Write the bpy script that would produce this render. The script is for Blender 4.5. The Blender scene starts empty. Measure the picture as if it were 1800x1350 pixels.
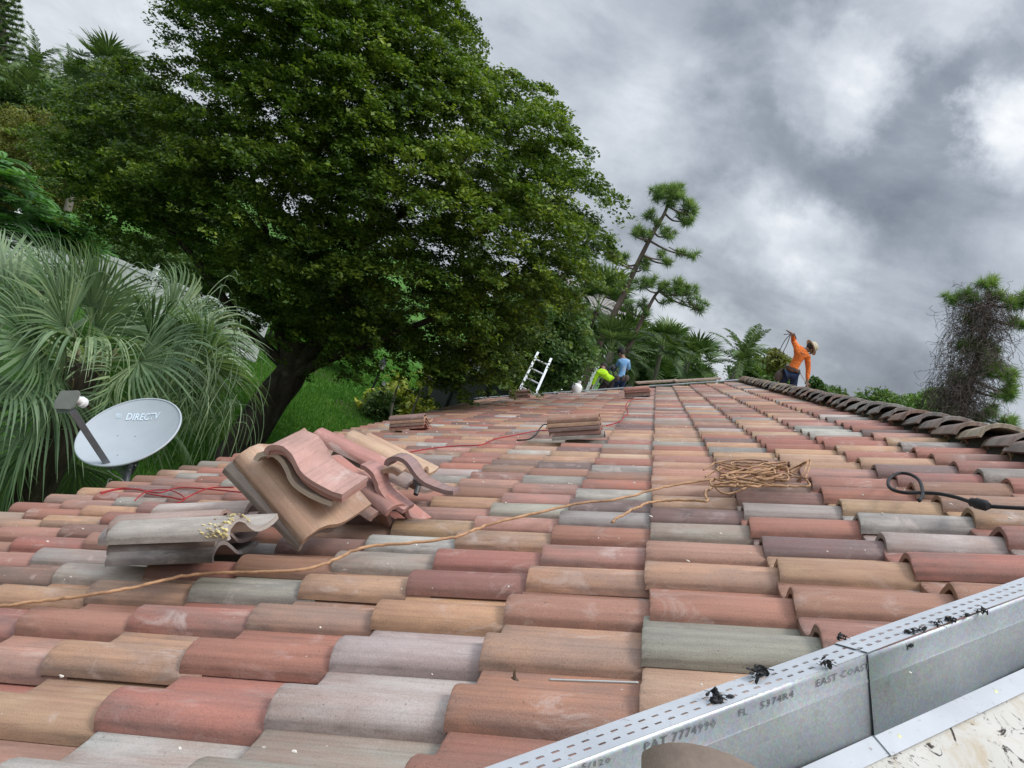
import bpy, bmesh, math, random
import numpy as np
from mathutils import Vector, Matrix, Euler

random.seed(7)
RNG = np.random.default_rng(11)
scene = bpy.context.scene
COL = scene.collection
R = math.radians

# ------------------------------------------------------------------ camera
CAM_Z = 5.0                      # height of the lens above the lawn
FPX = 1480.0                     # focal length in photo pixels (photo 1800 px wide)
PITCH = R(26.6)                  # pitch of the tiled roof
ROLL = R(22.0)                   # roll of the hand-held phone
_yc = Vector((255, 43, -FPX)).normalized()
_d = Vector((math.cos(ROLL), -math.sin(ROLL), 0))
_xc = (_d - _d.dot(_yc) * _yc).normalized()
_zc = _xc.cross(_yc)
ROT = Matrix((_xc, _yc, _zc))    # camera axes -> world (rows are world axes seen by the camera)
CAMP = Vector((0, 0, CAM_Z))
cd = bpy.data.cameras.new('camera'); cam = bpy.data.objects.new('camera', cd); COL.objects.link(cam)
cd.sensor_width = 36; cd.lens = FPX / 1800 * 36; cd.clip_start = 0.02; cd.clip_end = 3000
cam.matrix_world = Matrix.Translation(CAMP) @ ROT.to_4x4()
scene.camera = cam

# ------------------------------------------------------------------ light
SUN_EL, SUN_AZ = R(60), R(112)     # azimuth measured from +Y towards +X
world = bpy.data.worlds.new('World'); scene.world = world; world.use_nodes = True
scene.view_settings.view_transform = 'Standard'; scene.view_settings.look = 'None'
scene.view_settings.exposure = 0.62; scene.view_settings.gamma = 1.0
scene.view_settings.use_curve_mapping = False
sl = bpy.data.lights.new('sun', 'SUN'); sl.energy = 1.5; sl.angle = R(18); sl.color = (1.0, 0.965, 0.91)
sun = bpy.data.objects.new('sun', sl); COL.objects.link(sun)
_sd = Vector((math.sin(SUN_AZ) * math.cos(SUN_EL), math.cos(SUN_AZ) * math.cos(SUN_EL), math.sin(SUN_EL)))
sun.rotation_euler = _sd.to_track_quat('Z', 'Y').to_euler(); sun.location = (0, 0, 40)

def pix_dir(px, py):
    return (ROT @ Vector((px - 900, 675 - py, -FPX))).normalized()

def build_world():
    nt = world.node_tree; N = nt.nodes; L = nt.links
    for n in list(N): N.remove(n)
    out = N.new('ShaderNodeOutputWorld'); bg = N.new('ShaderNodeBackground'); bg.inputs[1].default_value = 1.0
    sky = N.new('ShaderNodeTexSky'); sky.sky_type = 'NISHITA'; sky.sun_disc = False
    sky.sun_elevation = SUN_EL; sky.sun_rotation = SUN_AZ; sky.air_density = 1.2; sky.dust_density = 2.5
    tc = N.new('ShaderNodeTexCoord')
    def vm(op, a, b=None):
        n = N.new('ShaderNodeVectorMath'); n.operation = op
        for i, v in enumerate((a, b)):
            if v is None: continue
            if hasattr(v, 'links'): L.new(v, n.inputs[i])
            else: n.inputs[i].default_value = v
        return n
    def ma(op, a, b=None, c=None, clamp=False):
        n = N.new('ShaderNodeMath'); n.operation = op; n.use_clamp = clamp
        for i, v in enumerate((a, b, c)):
            if v is None: continue
            if hasattr(v, 'links'): L.new(v, n.inputs[i])
            else: n.inputs[i].default_value = v
        return n.outputs[0]
    d = vm('NORMALIZE', tc.outputs['Generated']).outputs[0]
    sep = N.new('ShaderNodeSeparateXYZ'); L.new(d, sep.inputs[0])
    zc = ma('MAXIMUM', sep.outputs[2], 0.0)
    den = ma('ADD', zc, 0.40)
    px = ma('DIVIDE', sep.outputs[0], den); py = ma('DIVIDE', sep.outputs[1], den)
    cmb = N.new('ShaderNodeCombineXYZ'); L.new(px, cmb.inputs[0]); L.new(py, cmb.inputs[1]); cmb.inputs[2].default_value = 2.7
    # clouds seen on a layer overhead: near the horizon they flatten into bands
    def noise(scale, detail, rough, dist=0.0, off=(0, 0, 0)):
        m = vm('ADD', cmb.outputs[0], off)
        n = N.new('ShaderNodeTexNoise'); n.inputs['Scale'].default_value = scale; n.inputs['Detail'].default_value = detail
        n.inputs['Roughness'].default_value = rough; n.inputs['Distortion'].default_value = dist
        L.new(m.outputs[0], n.inputs['Vector']); return n.outputs[0]
    n1 = noise(1.5, 10, 0.56, 0.25, (3.1, 0.4, 0)); n2 = noise(6.5, 8, 0.55, 0.1, (9, 5, 1)); 
    n3v = vm('MULTIPLY', d, (1, 1, 1.7)); n3 = N.new('ShaderNodeTexNoise'); n3.inputs['Scale'].default_value = 5.6; n3.inputs['Detail'].default_value = 10
    n3.inputs['Roughness'].default_value = 0.58; n3.inputs['Distortion'].default_value = 0.35; L.new(n3v.outputs[0], n3.inputs['Vector'])
    v = ma('MULTIPLY_ADD', n1, 0.45, -0.225)
    v = ma('ADD', v, ma('MULTIPLY_ADD', n2, 0.34, -0.17))
    v = ma('ADD', v, ma('MULTIPLY_ADD', n3.outputs[0], 1.05, -0.525))
    # warp the direction so the large cloud bodies get ragged edges
    wn = N.new('ShaderNodeTexNoise'); wn.inputs['Scale'].default_value = 5.0; wn.inputs['Detail'].default_value = 9; wn.inputs['Roughness'].default_value = 0.62
    L.new(d, wn.inputs['Vector'])
    wv = vm('MULTIPLY', vm('SUBTRACT', wn.outputs['Color'], (0.5, 0.5, 0.5)).outputs[0], (0.26, 0.26, 0.22)).outputs[0]
    dw = vm('NORMALIZE', vm('ADD', d, wv).outputs[0]).outputs[0]
    # the big cloud bodies of that afternoon: (photo direction, angular radius deg, brightness)
    bodies = [((1150, 60), 11, -.06), ((1500, 40), 7, -.14), ((1640, 80), 7, -.16), ((1760, 120), 6, -.18), ((1400, 20), 5, -.12), ((1700, 190), 4, -.05),
              ((1470, 118), 4.0, .40), ((1540, 140), 3.0, .34), ((1400, 100), 3, .12), ((1690, 22), 3.6, .44), ((1790, 30), 3, .20), ((1620, 5), 3, .10),
              ((1280, 170), 4.5, .04), ((1110, 235), 5, .14), ((1180, 210), 4, .10), ((1300, 120), 4, -.06), ((1230, 300), 5.0, -.18), ((1330, 290), 5, -.20), ((1430, 270), 4.5, -.15),
              ((1550, 250), 4.5, -.12), ((1620, 300), 6.0, -.14), ((1500, 350), 4.5, -.15), ((1680, 400), 5, -.16), ((1600, 410), 4, -.14), ((1780, 440), 5, -.16), ((1650, 210), 3.5, -.10),
              ((1775, 290), 3.4, .66), ((1725, 262), 2.2, .26), ((1300, 395), 3.2, .22), ((1370, 430), 3.6, .20), ((1450, 440), 3.2, .20), ((1260, 365), 2.6, .16), ((1390, 370), 2.5, .14), ((1500, 500), 5, .18),
              ((1120, 300), 3.5, -.10), ((1100, 400), 4, .04), ((1620, 500), 6, .10), ((1740, 540), 5, .10), ((1560, 560), 6, .02), ((1300, 540), 6, -.03), ((1430, 590), 5, -.12), ((1580, 650), 6, -.24), ((1300, 600), 4, -.10), ((1480, 640), 5, -.16),
              ((1700, 650), 5, -.05), ((1220, 600), 3.5, .18), ((1180, 570), 3, .14), ((1260, 640), 3, .16), ((1380, 650), 3, .05), ((1500, 690), 3, -.02), ((100, 60), 9, .16), ((240, 40), 6, .20), ((180, 130), 5, -.04), ((880, 30), 6, .10), ((960, 20), 4, .08), ((60, 20), 5, .10)]
    for (bx, by), rad, amp in bodies:
        b = pix_dir(bx, by)
        dt = vm('DOT_PRODUCT', dw, tuple(b)).outputs['Value']
        c = math.cos(R(rad * 1.25))
        mr = N.new('ShaderNodeMapRange'); mr.interpolation_type = 'SMOOTHERSTEP'; L.new(dt, mr.inputs[0])
        mr.inputs[1].default_value = c; mr.inputs[2].default_value = 1.0; mr.inputs[3].default_value = 0; mr.inputs[4].default_value = amp * 0.60
        v = ma('ADD', v, mr.outputs[0])
    v = ma('ADD', v, 0.50, clamp=True)
    cr = N.new('ShaderNodeValToRGB'); L.new(v, cr.inputs[0]); e = cr.color_ramp.elements
    e[0].position = 0.0; e[0].color = (0.13, 0.148, 0.18, 1)
    e[1].position = 0.98; e[1].color = (0.66, 0.675, 0.69, 1)
    for p, c in ((0.25, (0.21, 0.235, 0.275, 1)), (0.50, (0.33, 0.36, 0.405, 1)), (0.75, (0.47, 0.50, 0.54, 1))):
        k = e.new(p); k.color = c
    # overcast: the zenith is brighter than the horizon
    zen = N.new('ShaderNodeMapRange'); zen.interpolation_type = 'SMOOTHSTEP'; L.new(sep.outputs[2], zen.inputs[0])
    zen.inputs[1].default_value = 0.42; zen.inputs[2].default_value = 0.95; zen.inputs[3].default_value = 1.0; zen.inputs[4].default_value = 3.4
    sc_ = vm('SCALE', cr.outputs[0]); L.new(zen.outputs[0], sc_.inputs['Scale'])
    sk = vm('SCALE', sky.outputs[0]); sk.inputs['Scale'].default_value = 0.10
    mx = N.new('ShaderNodeMix'); mx.data_type = 'RGBA'; mx.inputs[0].default_value = 0.94
    L.new(sk.outputs[0], mx.inputs[6]); L.new(sc_.outputs[0], mx.inputs[7])
    L.new(mx.outputs[2], bg.inputs[0]); L.new(bg.outputs[0], out.inputs[0])
build_world()

# ------------------------------------------------------------------ places seen in the photograph
CP, SP = math.cos(PITCH), math.sin(PITCH)
UP_SLOPE = Vector((CP, 0, SP)); ROOF_N = Vector((-SP, 0, CP)); EAVE_DIR = Vector((0, 1, 0))
H_TOP, H_DECK = 0.59, 0.73            # lens to the tile crowns / to the roof deck, square to the roof
def on_roof(px, py, h=H_TOP):
    d = pix_dir(px, py); t = -h / d.dot(ROOF_N); return CAMP + d * t
def at_y(px, py, y):
    d = pix_dir(px, py); return CAMP + d * (y / d.y)
def on_z(px, py, z=0.0):
    d = pix_dir(px, py); return CAMP + d * ((z - CAM_Z) / d.z)
def RP(a, y, p):                       # roof coordinates: up-slope, along the eaves, height off the lens plane
    return CAMP + UP_SLOPE * a + EAVE_DIR * y + ROOF_N * p

# ------------------------------------------------------------------ helpers
def tag(o, label=None, cat=None, group=None, kind=None):
    if label: o['label'] = label
    if cat: o['category'] = cat
    if group: o['group'] = group
    if kind: o['kind'] = kind
    return o
def empty(name, loc=(0, 0, 0), label=None, cat=None, group=None, parent=None):
    o = bpy.data.objects.new(name, None); COL.objects.link(o); o.location = loc; o.empty_display_size = 0.1
    if parent: adopt(o, parent)
    return tag(o, label, cat, group)
def finish_mesh(me, smooth=None):
    if smooth is not None:
        me.polygons.foreach_set('use_smooth', [True] * len(me.polygons))
        if smooth < 179: me.set_sharp_from_angle(angle=R(smooth))
    me.update()
def wm(o):
    m = o.matrix_basis
    return wm(o.parent) @ o.matrix_parent_inverse @ m if o.parent else m
def adopt(o, parent):
    o.parent = parent; o.matrix_parent_inverse = wm(parent).inverted(); return o
def link_mesh(name, me, m, parent=None):
    o = bpy.data.objects.new(name, me); COL.objects.link(o)
    if m is not None and len(me.materials) == 0: me.materials.append(m)
    if parent is not None: adopt(o, parent)
    return o

class MB:
    """collects simple solids in world coordinates, links them as one mesh"""
    def __init__(s): s.v = []; s.f = []; s.mi = []; s.cur = 0
    def add(s, vs, fs):
        b = len(s.v); s.v += [tuple(v) for v in vs]; s.f += [tuple(i + b for i in f) for f in fs]; s.mi += [s.cur] * len(fs); return s
    def box(s, c, e, M=None):
        """box centred on c with full extents e, optional 3x3 axes"""
        c = Vector(c); M = M or Matrix.Identity(3); vs = []
        for x in (-.5, .5):
            for y in (-.5, .5):
                for z in (-.5, .5): vs.append(c + M @ Vector((x * e[0], y * e[1], z * e[2])))
        return s.add(vs, [(0, 1, 3, 2), (4, 6, 7, 5), (0, 4, 5, 1), (2, 3, 7, 6), (0, 2, 6, 4), (1, 5, 7, 3)])
    def bar(s, a, b, w, h, up=(0, 0, 1)):
        a = Vector(a); b = Vector(b); x = (b - a); ln = x.length; x.normalize(); up = Vector(up)
        y = up.cross(x); y = y.normalized() if y.length > 1e-6 else Vector((0, 1, 0)); z = x.cross(y)
        return s.box((a + b) / 2, (ln, w, h), Matrix((x, y, z)).transposed())
    def tube(s, pts, r, n=6, closed_ends=True):
        pts = [Vector(p) for p in pts]; rs = r if isinstance(r, (list, tuple)) else [r] * len(pts); rings = []; vs = []
        prev = None
        for i, p in enumerate(pts):
            t = (pts[min(i + 1, len(pts) - 1)] - pts[max(i - 1, 0)]).normalized()
            if prev is None:
                u = t.orthogonal().normalized()
            else:
                u = prev - t * prev.dot(t); u = u.normalized() if u.length > 1e-5 else t.orthogonal().normalized()
            prev = u; w = t.cross(u)
            for k in range(n):
                an = 2 * math.pi * k / n; vs.append(p + (u * math.cos(an) + w * math.sin(an)) * rs[i])
        fs = []
        for i in range(len(pts) - 1):
            for k in range(n): fs.append((i * n + k, i * n + (k + 1) % n, (i + 1) * n + (k + 1) % n, (i + 1) * n + k))
        if closed_ends: fs.append(tuple(range(n - 1, -1, -1))); fs.append(tuple((len(pts) - 1) * n + k for k in range(n)))
        return s.add(vs, fs)
    def lathe(s, prof, c, M=None, n=16):
        """prof: (radius, height) pairs round local z"""
        c = Vector(c); M = M or Matrix.Identity(3); vs = []; fs = []
        for (r_, h_) in prof:
            for k in range(n):
                an = 2 * math.pi * k / n; vs.append(c + M @ Vector((r_ * math.cos(an), r_ * math.sin(an), h_)))
        for i in range(len(prof) - 1):
            for k in range(n): fs.append((i * n + k, i * n + (k + 1) % n, (i + 1) * n + (k + 1) % n, (i + 1) * n + k))
        fs.append(tuple(range(n - 1, -1, -1))); fs.append(tuple((len(prof) - 1) * n + k for k in range(n)))
        return s.add(vs, fs)
    def poly(s, pts): return s.add(pts, [tuple(range(len(pts)))])
    def prism(s, pts, off):
        off = Vector(off); n = len(pts); p2 = [Vector(p) + off for p in pts]
        fs = [tuple(range(n)), tuple(range(2 * n - 1, n - 1, -1))] + [(i, i + n, (i + 1) % n + n, (i + 1) % n) for i in range(n)]
        return s.add(list(pts) + p2, fs)
    def blob(s, c, rad, M=None, nu=10, nv=7, jit=0.0):
        c = Vector(c); M = M or Matrix.Identity(3); vs = [c + M @ Vector((0, 0, rad[2]))]
        for j in range(1, nv):
            th = math.pi * j / nv
            for i in range(nu):
                ph = 2 * math.pi * i / nu; k = 1 + random.uniform(-jit, jit)
                vs.append(c + M @ Vector((rad[0] * math.sin(th) * math.cos(ph) * k, rad[1] * math.sin(th) * math.sin(ph) * k, rad[2] * math.cos(th) * k)))
        vs.append(c - M @ Vector((0, 0, rad[2]))); last = len(vs) - 1; fs = []
        for i in range(nu): fs.append((0, 1 + i, 1 + (i + 1) % nu))
        for j in range(nv - 2):
            for i in range(nu):
                a = 1 + j * nu + i; b = 1 + j * nu + (i + 1) % nu; fs.append((a, a + nu, b + nu, b))
        for i in range(nu): a = 1 + (nv - 2) * nu; fs.append((a + i, last, a + (i + 1) % nu))
        return s.add(vs, fs)
    def mesh(s, name, smooth=None, bevel=None):
        me = bpy.data.meshes.new(name); me.from_pydata(s.v, [], s.f)
        if any(s.mi): me.polygons.foreach_set('material_index', s.mi)
        bm = bmesh.new(); bm.from_mesh(me); bmesh.ops.recalc_face_normals(bm, faces=bm.faces)
        if bevel: bmesh.ops.bevel(bm, geom=[e for e in bm.edges if len(e.link_faces) == 2 and e.calc_face_angle(0) > 0.6], offset=bevel, segments=2, affect='EDGES')
        bm.to_mesh(me); bm.free(); finish_mesh(me, smooth); return me
    def build(s, name, m, parent=None, smooth=None, bevel=None):
        me = s.mesh(name, smooth, bevel)
        for x in (m if isinstance(m, (list, tuple)) else [m]): me.materials.append(x)
        return link_mesh(name, me, None, parent)

def curve_pts(pts, n=8):
    """Catmull-Rom through pts"""
    P = [Vector(p) for p in pts]; out = []
    for i in range(len(P) - 1):
        p0 = P[max(i - 1, 0)]; p1 = P[i]; p2 = P[i + 1]; p3 = P[min(i + 2, len(P) - 1)]
        for k in range(n):
            t = k / n; out.append(0.5 * ((2 * p1) + (p2 - p0) * t + (2 * p0 - 5 * p1 + 4 * p2 - p3) * t * t + (3 * p1 - p0 - 3 * p2 + p3) * t ** 3))
    out.append(P[-1]); return out

def fast_mesh(name, V, F, point_attr=None):
    """V (n,3) F (m,k) numpy -> mesh"""
    me = bpy.data.meshes.new(name); n, (m, k) = len(V), F.shape
    me.vertices.add(n); me.vertices.foreach_set('co', np.ascontiguousarray(V, dtype=np.float32).ravel())
    me.loops.add(m * k); me.loops.foreach_set('vertex_index', np.ascontiguousarray(F, dtype=np.int32).ravel())
    me.polygons.add(m); me.polygons.foreach_set('loop_start', np.arange(0, m * k, k, dtype=np.int32))
    me.update(calc_edges=True)
    for an, arr in (point_attr or {}).items():
        at = me.attributes.new(an, 'FLOAT', 'POINT'); at.data.foreach_set('value', np.ascontiguousarray(arr, dtype=np.float32))
    return me

# ------------------------------------------------------------------ materials
MATS = {}
class NT:
    def __init__(s, name):
        s.m = bpy.data.materials.new(name); s.m.use_nodes = True; s.t = s.m.node_tree; s.N = s.t.nodes; s.L = s.t.links
        s.b = s.N['Principled BSDF']; s.out = s.N['Material Output']; s.tc = None; MATS[name] = s.m
    def put(s, a, sock):
        if a is None: return
        if hasattr(a, 'links') and hasattr(a, 'node'): s.L.new(a, sock)
        else: sock.default_value = a
    def coord(s, kind='Object'):
        if s.tc is None: s.tc = s.N.new('ShaderNodeTexCoord')
        return s.tc.outputs[kind]
    def math(s, op, a, b=None, c=None, clamp=False):
        n = s.N.new('ShaderNodeMath'); n.operation = op; n.use_clamp = clamp
        for i, v in enumerate((a, b, c)): s.put(v, n.inputs[i])
        return n.outputs[0]
    def vmath(s, op, a, b=None):
        n = s.N.new('ShaderNodeVectorMath'); n.operation = op; s.put(a, n.inputs[0]); s.put(b, n.inputs[1]); return n.outputs[0]
    def noise(s, vec, scale, detail=4, rough=0.5, dist=0.0, out=0):
        n = s.N.new('ShaderNodeTexNoise'); s.put(vec, n.inputs['Vector']); n.inputs['Scale'].default_value = scale
        n.inputs['Detail'].default_value = detail; n.inputs['Roughness'].default_value = rough; n.inputs['Distortion'].default_value = dist
        return n.outputs[out]
    def ramp(s, fac, stops, mode='LINEAR'):
        n = s.N.new('ShaderNodeValToRGB'); s.put(fac, n.inputs[0]); e = n.color_ramp.elements; n.color_ramp.interpolation = mode
        stops = [(p, (c, c, c) if isinstance(c, (int, float)) else c) for p, c in stops]
        e[0].position = stops[0][0]; e[0].color = (*stops[0][1][:3], 1); e[1].position = stops[-1][0]; e[1].color = (*stops[-1][1][:3], 1)
        for p, c in stops[1:-1]: k = e.new(p); k.color = (*c[:3], 1)
        return n.outputs[0]
    def mix(s, fac, a, b, mode='MIX'):
        n = s.N.new('ShaderNodeMix'); n.data_type = 'RGBA'; n.blend_type = mode; s.put(fac, n.inputs[0])
        for v, i in ((a, 6), (b, 7)):
            if isinstance(v, tuple) and len(v) == 3: v = (*v, 1)
            s.put(v, n.inputs[i])
        return n.outputs[2]
    def bump(s, h, strength=0.3, dist=0.01, prev=None):
        n = s.N.new('ShaderNodeBump'); n.inputs['Strength'].default_value = strength; n.inputs['Distance'].default_value = dist
        s.put(h, n.inputs['Height']); s.put(prev, n.inputs['Normal']); return n.outputs[0]
    def scale(s, vec, v): return s.vmath('MULTIPLY', vec, v)
    def done(s, color=None, rough=None, normal=None, metal=None, spec=None):
        if isinstance(color, tuple) and len(color) == 3: color = (*color, 1)
        s.put(color, s.b.inputs['Base Color']); s.put(rough, s.b.inputs['Roughness']); s.put(normal, s.b.inputs['Normal'])
        s.put(metal, s.b.inputs['Metallic']); s.put(spec, s.b.inputs['Specular IOR Level']); return s.m

def plain(name, c, rough=0.6, metal=0.0, var=0.15, scale=20, bump=0.1, bdist=0.002, spec=0.5):
    s = NT(name); v = s.coord('Object'); n = s.noise(v, scale, 5, 0.6)
    col = s.mix(s.ramp(n, [(0.3, 0.0), (0.7, 1.0)]), tuple(x * (1 - var) for x in c), tuple(min(1, x * (1 + var)) for x in c))
    return s.done(col, rough, s.bump(s.noise(v, scale * 6, 3), bump, bdist), metal, spec)

def tile_material(name, joined, cap=False, fresh=False):
    s = NT(name); uv = s.N.new('ShaderNodeUVMap'); uv.uv_map = 'UVMap'
    if joined:
        at = s.N.new('ShaderNodeAttribute'); at.attribute_name = 'tint'; base = at.outputs['Color']; off = s.math('MULTIPLY', at.outputs['Alpha'], 37.0)
        rnd = at.outputs['Alpha']
    else:
        oi = s.N.new('ShaderNodeObjectInfo'); base = oi.outputs['Color']; off = s.math('MULTIPLY', oi.outputs['Random'], 37.0); rnd = oi.outputs['Random']
    cm = s.N.new('ShaderNodeCombineXYZ'); sp = s.N.new('ShaderNodeSeparateXYZ'); s.L.new(uv.outputs[0], sp.inputs[0])
    s.L.new(sp.outputs[0], cm.inputs[0]); s.L.new(sp.outputs[1], cm.inputs[1]); s.L.new(off, cm.inputs[2]); v = cm.outputs[0]
    S_, U_ = sp.outputs[0], sp.outputs[1]
    # flashed blends: soft patches of a second tone, drawn out along the barrel
    pv = s.scale(v, (3.2, 9.0, 1.0)); patch = s.ramp(s.noise(pv, 1.0, 5, 0.62), [(0.40, 0.0), (0.60, 1.0)])
    warm = s.mix(0.6, base, (0.33, 0.175, 0.13)); cool = s.mix(0.6, base, (0.20, 0.17, 0.16))
    sel = s.ramp(s.math('FRACT', s.math('MULTIPLY', rnd, 7.13)), [(0.45, 0.0), (0.55, 1.0)])
    second = s.mix(sel, warm, cool)
    base = s.mix(1.0, base, (1.16, 1.17, 1.19), 'MULTIPLY'); col = s.mix(s.math('MULTIPLY', patch, 0.72), base, second)
    # extrusion streaks along the barrel
    st = s.noise(s.scale(v, (2.0, 75.0, 1.0)), 1.0, 4, 0.6)
    col = s.mix(1.0, col, s.ramp(st, [(0.25, 0.80), (0.5, 1.0), (0.78, 1.13)]), 'MULTIPLY')
    st2 = s.noise(s.scale(v, (4.0, 26.0, 1.0)), 1.0, 5, 0.65, 0.3)
    col = s.mix(s.ramp(st2, [(0.60, 0.0), (0.72, 0.5)]), col, s.mix(0.6, col, (0.09, 0.065, 0.06)))
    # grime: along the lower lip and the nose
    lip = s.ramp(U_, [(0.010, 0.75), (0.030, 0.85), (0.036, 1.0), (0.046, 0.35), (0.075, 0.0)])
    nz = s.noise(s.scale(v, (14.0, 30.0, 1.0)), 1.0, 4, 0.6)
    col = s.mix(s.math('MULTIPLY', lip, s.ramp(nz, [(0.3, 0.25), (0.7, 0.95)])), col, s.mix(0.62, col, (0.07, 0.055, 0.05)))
    # sanded grain
    g = s.noise(s.scale(v, (1, 1, 1)), 300.0, 4, 0.75); g2 = s.noise(v, 900.0, 2, 0.6)
    col = s.mix(1.0, col, s.ramp(g, [(0.25, 0.74), (0.5, 1.0), (0.75, 1.2)]), 'MULTIPLY')
    # lime bloom and scuffs
    bl = s.noise(s.scale(v, (7.0, 12.0, 1.0)), 1.0, 7, 0.72, 0.8)
    blm = s.ramp(bl, [(0.53, 0.0), (0.68, 0.75)])
    gate = s.ramp(s.noise(s.scale(v, (2.2, 3.0, 1.0)), 1.3, 2, 0.5), [(0.44, 0.0), (0.58, 1.0)])
    col = s.mix(s.math('MULTIPLY', s.math('MULTIPLY', blm, gate), 0.85 if fresh else 0.7), col, (0.56, 0.47, 0.43))
    sc1 = s.ramp(s.noise(s.scale(v, (30.0, 55.0, 1.0)), 1.0, 3, 0.55), [(0.755 if not fresh else 0.73, 0.0), (0.775, 1.0)])
    col = s.mix(s.math('MULTIPLY', sc1, 0.7), col, (0.66, 0.60, 0.56))
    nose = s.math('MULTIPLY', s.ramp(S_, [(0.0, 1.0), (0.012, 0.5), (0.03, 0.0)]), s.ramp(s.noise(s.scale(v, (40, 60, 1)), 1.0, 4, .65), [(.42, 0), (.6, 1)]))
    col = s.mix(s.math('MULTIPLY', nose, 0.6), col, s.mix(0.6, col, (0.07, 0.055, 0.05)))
    # fine dark pits
    pit = s.ramp(s.noise(v, 150.0, 2, 0.5), [(0.25, 1.0), (0.32, 0.0)])
    col = s.mix(s.math('MULTIPLY', pit, 0.5), col, (0.06, 0.05, 0.045))
    if cap:
        mo = s.ramp(s.noise(s.scale(v, (9, 14, 1)), 1.0, 6, 0.65), [(0.46, 0.0), (0.64, 1.0)])
        col = s.mix(s.math('MULTIPLY', mo, 0.6), col, (0.06, 0.058, 0.052))
    h = s.math('ADD', g, s.math('MULTIPLY', st, 0.6))
    nb = s.bump(s.math('ADD', h, s.math('MULTIPLY', g2, 0.5)), 0.5, 0.003)
    nb = s.bump(s.noise(s.scale(v, (6, 20, 1)), 1.0, 3, 0.5), 0.35, 0.006, nb)
    rg = s.ramp(s.noise(v, 18.0, 4, 0.6), [(0.3, 0.50), (0.7, 0.72)])
    return s.done(col, rg, nb, 0.0, 0.32)

def leaf_material(name, dark, mid, light, trans=0.25, rough=0.5, scale=0.6, spec=0.3):
    s = NT(name); at = s.N.new('ShaderNodeAttribute'); at.attribute_name = 'rnd'
    geo = s.N.new('ShaderNodeNewGeometry')
    n = s.noise(geo.outputs['Position'], scale, 3, 0.5)
    f = s.math('ADD', s.math('MULTIPLY', at.outputs['Fac'], 0.65), s.math('MULTIPLY', s.math('SUBTRACT', n, 0.3), 0.85), clamp=True)
    col = s.ramp(f, [(0.1, dark), (0.5, mid), (0.95, light)])
    s.done(col, rough, None, 0.0, spec)
    tr = s.N.new('ShaderNodeBsdfTranslucent'); s.L.new(s.mix(1.0, col, (1.3, 1.35, 0.6), 'MULTIPLY'), tr.inputs[0])
    mx = s.N.new('ShaderNodeMixShader'); mx.inputs[0].default_value = trans
    s.L.new(s.b.outputs[0], mx.inputs[1]); s.L.new(tr.outputs[0], mx.inputs[2]); s.L.new(mx.outputs[0], s.out.inputs[0])
    return s.m

def bark_material(name, a, b, sc=8):
    s = NT(name); v = s.scale(s.coord('Object'), (1, 1, 0.25))
    n = s.noise(v, sc, 6, 0.65, 0.4); col = s.ramp(n, [(0.3, a), (0.7, b)])
    l = s.noise(s.coord('Object'), sc * 0.4, 4, 0.6); col = s.mix(s.ramp(l, [(0.6, 0.0), (0.7, 0.5)]), col, (0.16, 0.17, 0.13))
    return s.done(col, 0.9, s.bump(n, 0.9, 0.03), 0.0, 0.2)

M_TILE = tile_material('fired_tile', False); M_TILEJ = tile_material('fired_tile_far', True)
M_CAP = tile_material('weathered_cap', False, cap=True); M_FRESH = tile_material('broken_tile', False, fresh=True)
M_BIG = leaf_material('olive_tree_leaf', (0.020, 0.046, 0.009), (0.078, 0.140, 0.022), (0.27, 0.34, 0.05), 0.34, 0.5, 0.85)
M_BACK = leaf_material('back_foliage', (0.024, 0.058, 0.016), (0.070, 0.135, 0.034), (0.18, 0.25, 0.07), 0.3, 0.55, 0.25)
M_OLIVE = leaf_material('olive_foliage', (0.045, 0.060, 0.012), (0.13, 0.145, 0.026), (0.28, 0.26, 0.06), 0.28, 0.6, 0.4)
M_FERN = leaf_material('bright_shrub_leaf', (0.04, 0.12, 0.03), (0.085, 0.23, 0.05), (0.19, 0.36, 0.09), 0.3, 0.45, 0.8)
M_FAN = leaf_material('fan_palm_leaf', (0.075, 0.135, 0.065), (0.155, 0.235, 0.12), (0.38, 0.46, 0.25), 0.28, 0.5, 0.9, 0.4)
M_PALM = leaf_material('palm_leaf', (0.035, 0.070, 0.024), (0.095, 0.155, 0.050), (0.21, 0.27, 0.09), 0.2, 0.5, 0.5)
M_PINE = leaf_material('pine_needle', (0.06, 0.115, 0.035), (0.14, 0.235, 0.065), (0.30, 0.40, 0.12), 0.25, 0.6, 0.5)
M_CROTON = leaf_material('croton_leaf', (0.12, 0.19, 0.02), (0.34, 0.38, 0.05), (0.68, 0.62, 0.12), 0.3, 0.45, 2.0)
M_GRASSB = leaf_material('grass_blade', (0.036, 0.12, 0.014), (0.070, 0.19, 0.025), (0.15, 0.27, 0.055), 0.35, 0.6, 0.5)
M_BARKD = bark_material('dark_bark', (0.018, 0.014, 0.011), (0.085, 0.068, 0.052), 7)
M_BARKP = bark_material('pine_bark', (0.06, 0.042, 0.034), (0.20, 0.15, 0.125), 6)
M_BARKG = bark_material('grey_bark', (0.10, 0.09, 0.075), (0.28, 0.25, 0.21), 6)
M_VINE = plain('dry_vine', (0.105, 0.078, 0.072), 0.9, var=0.4)
M_CLOUDW = None

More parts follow.
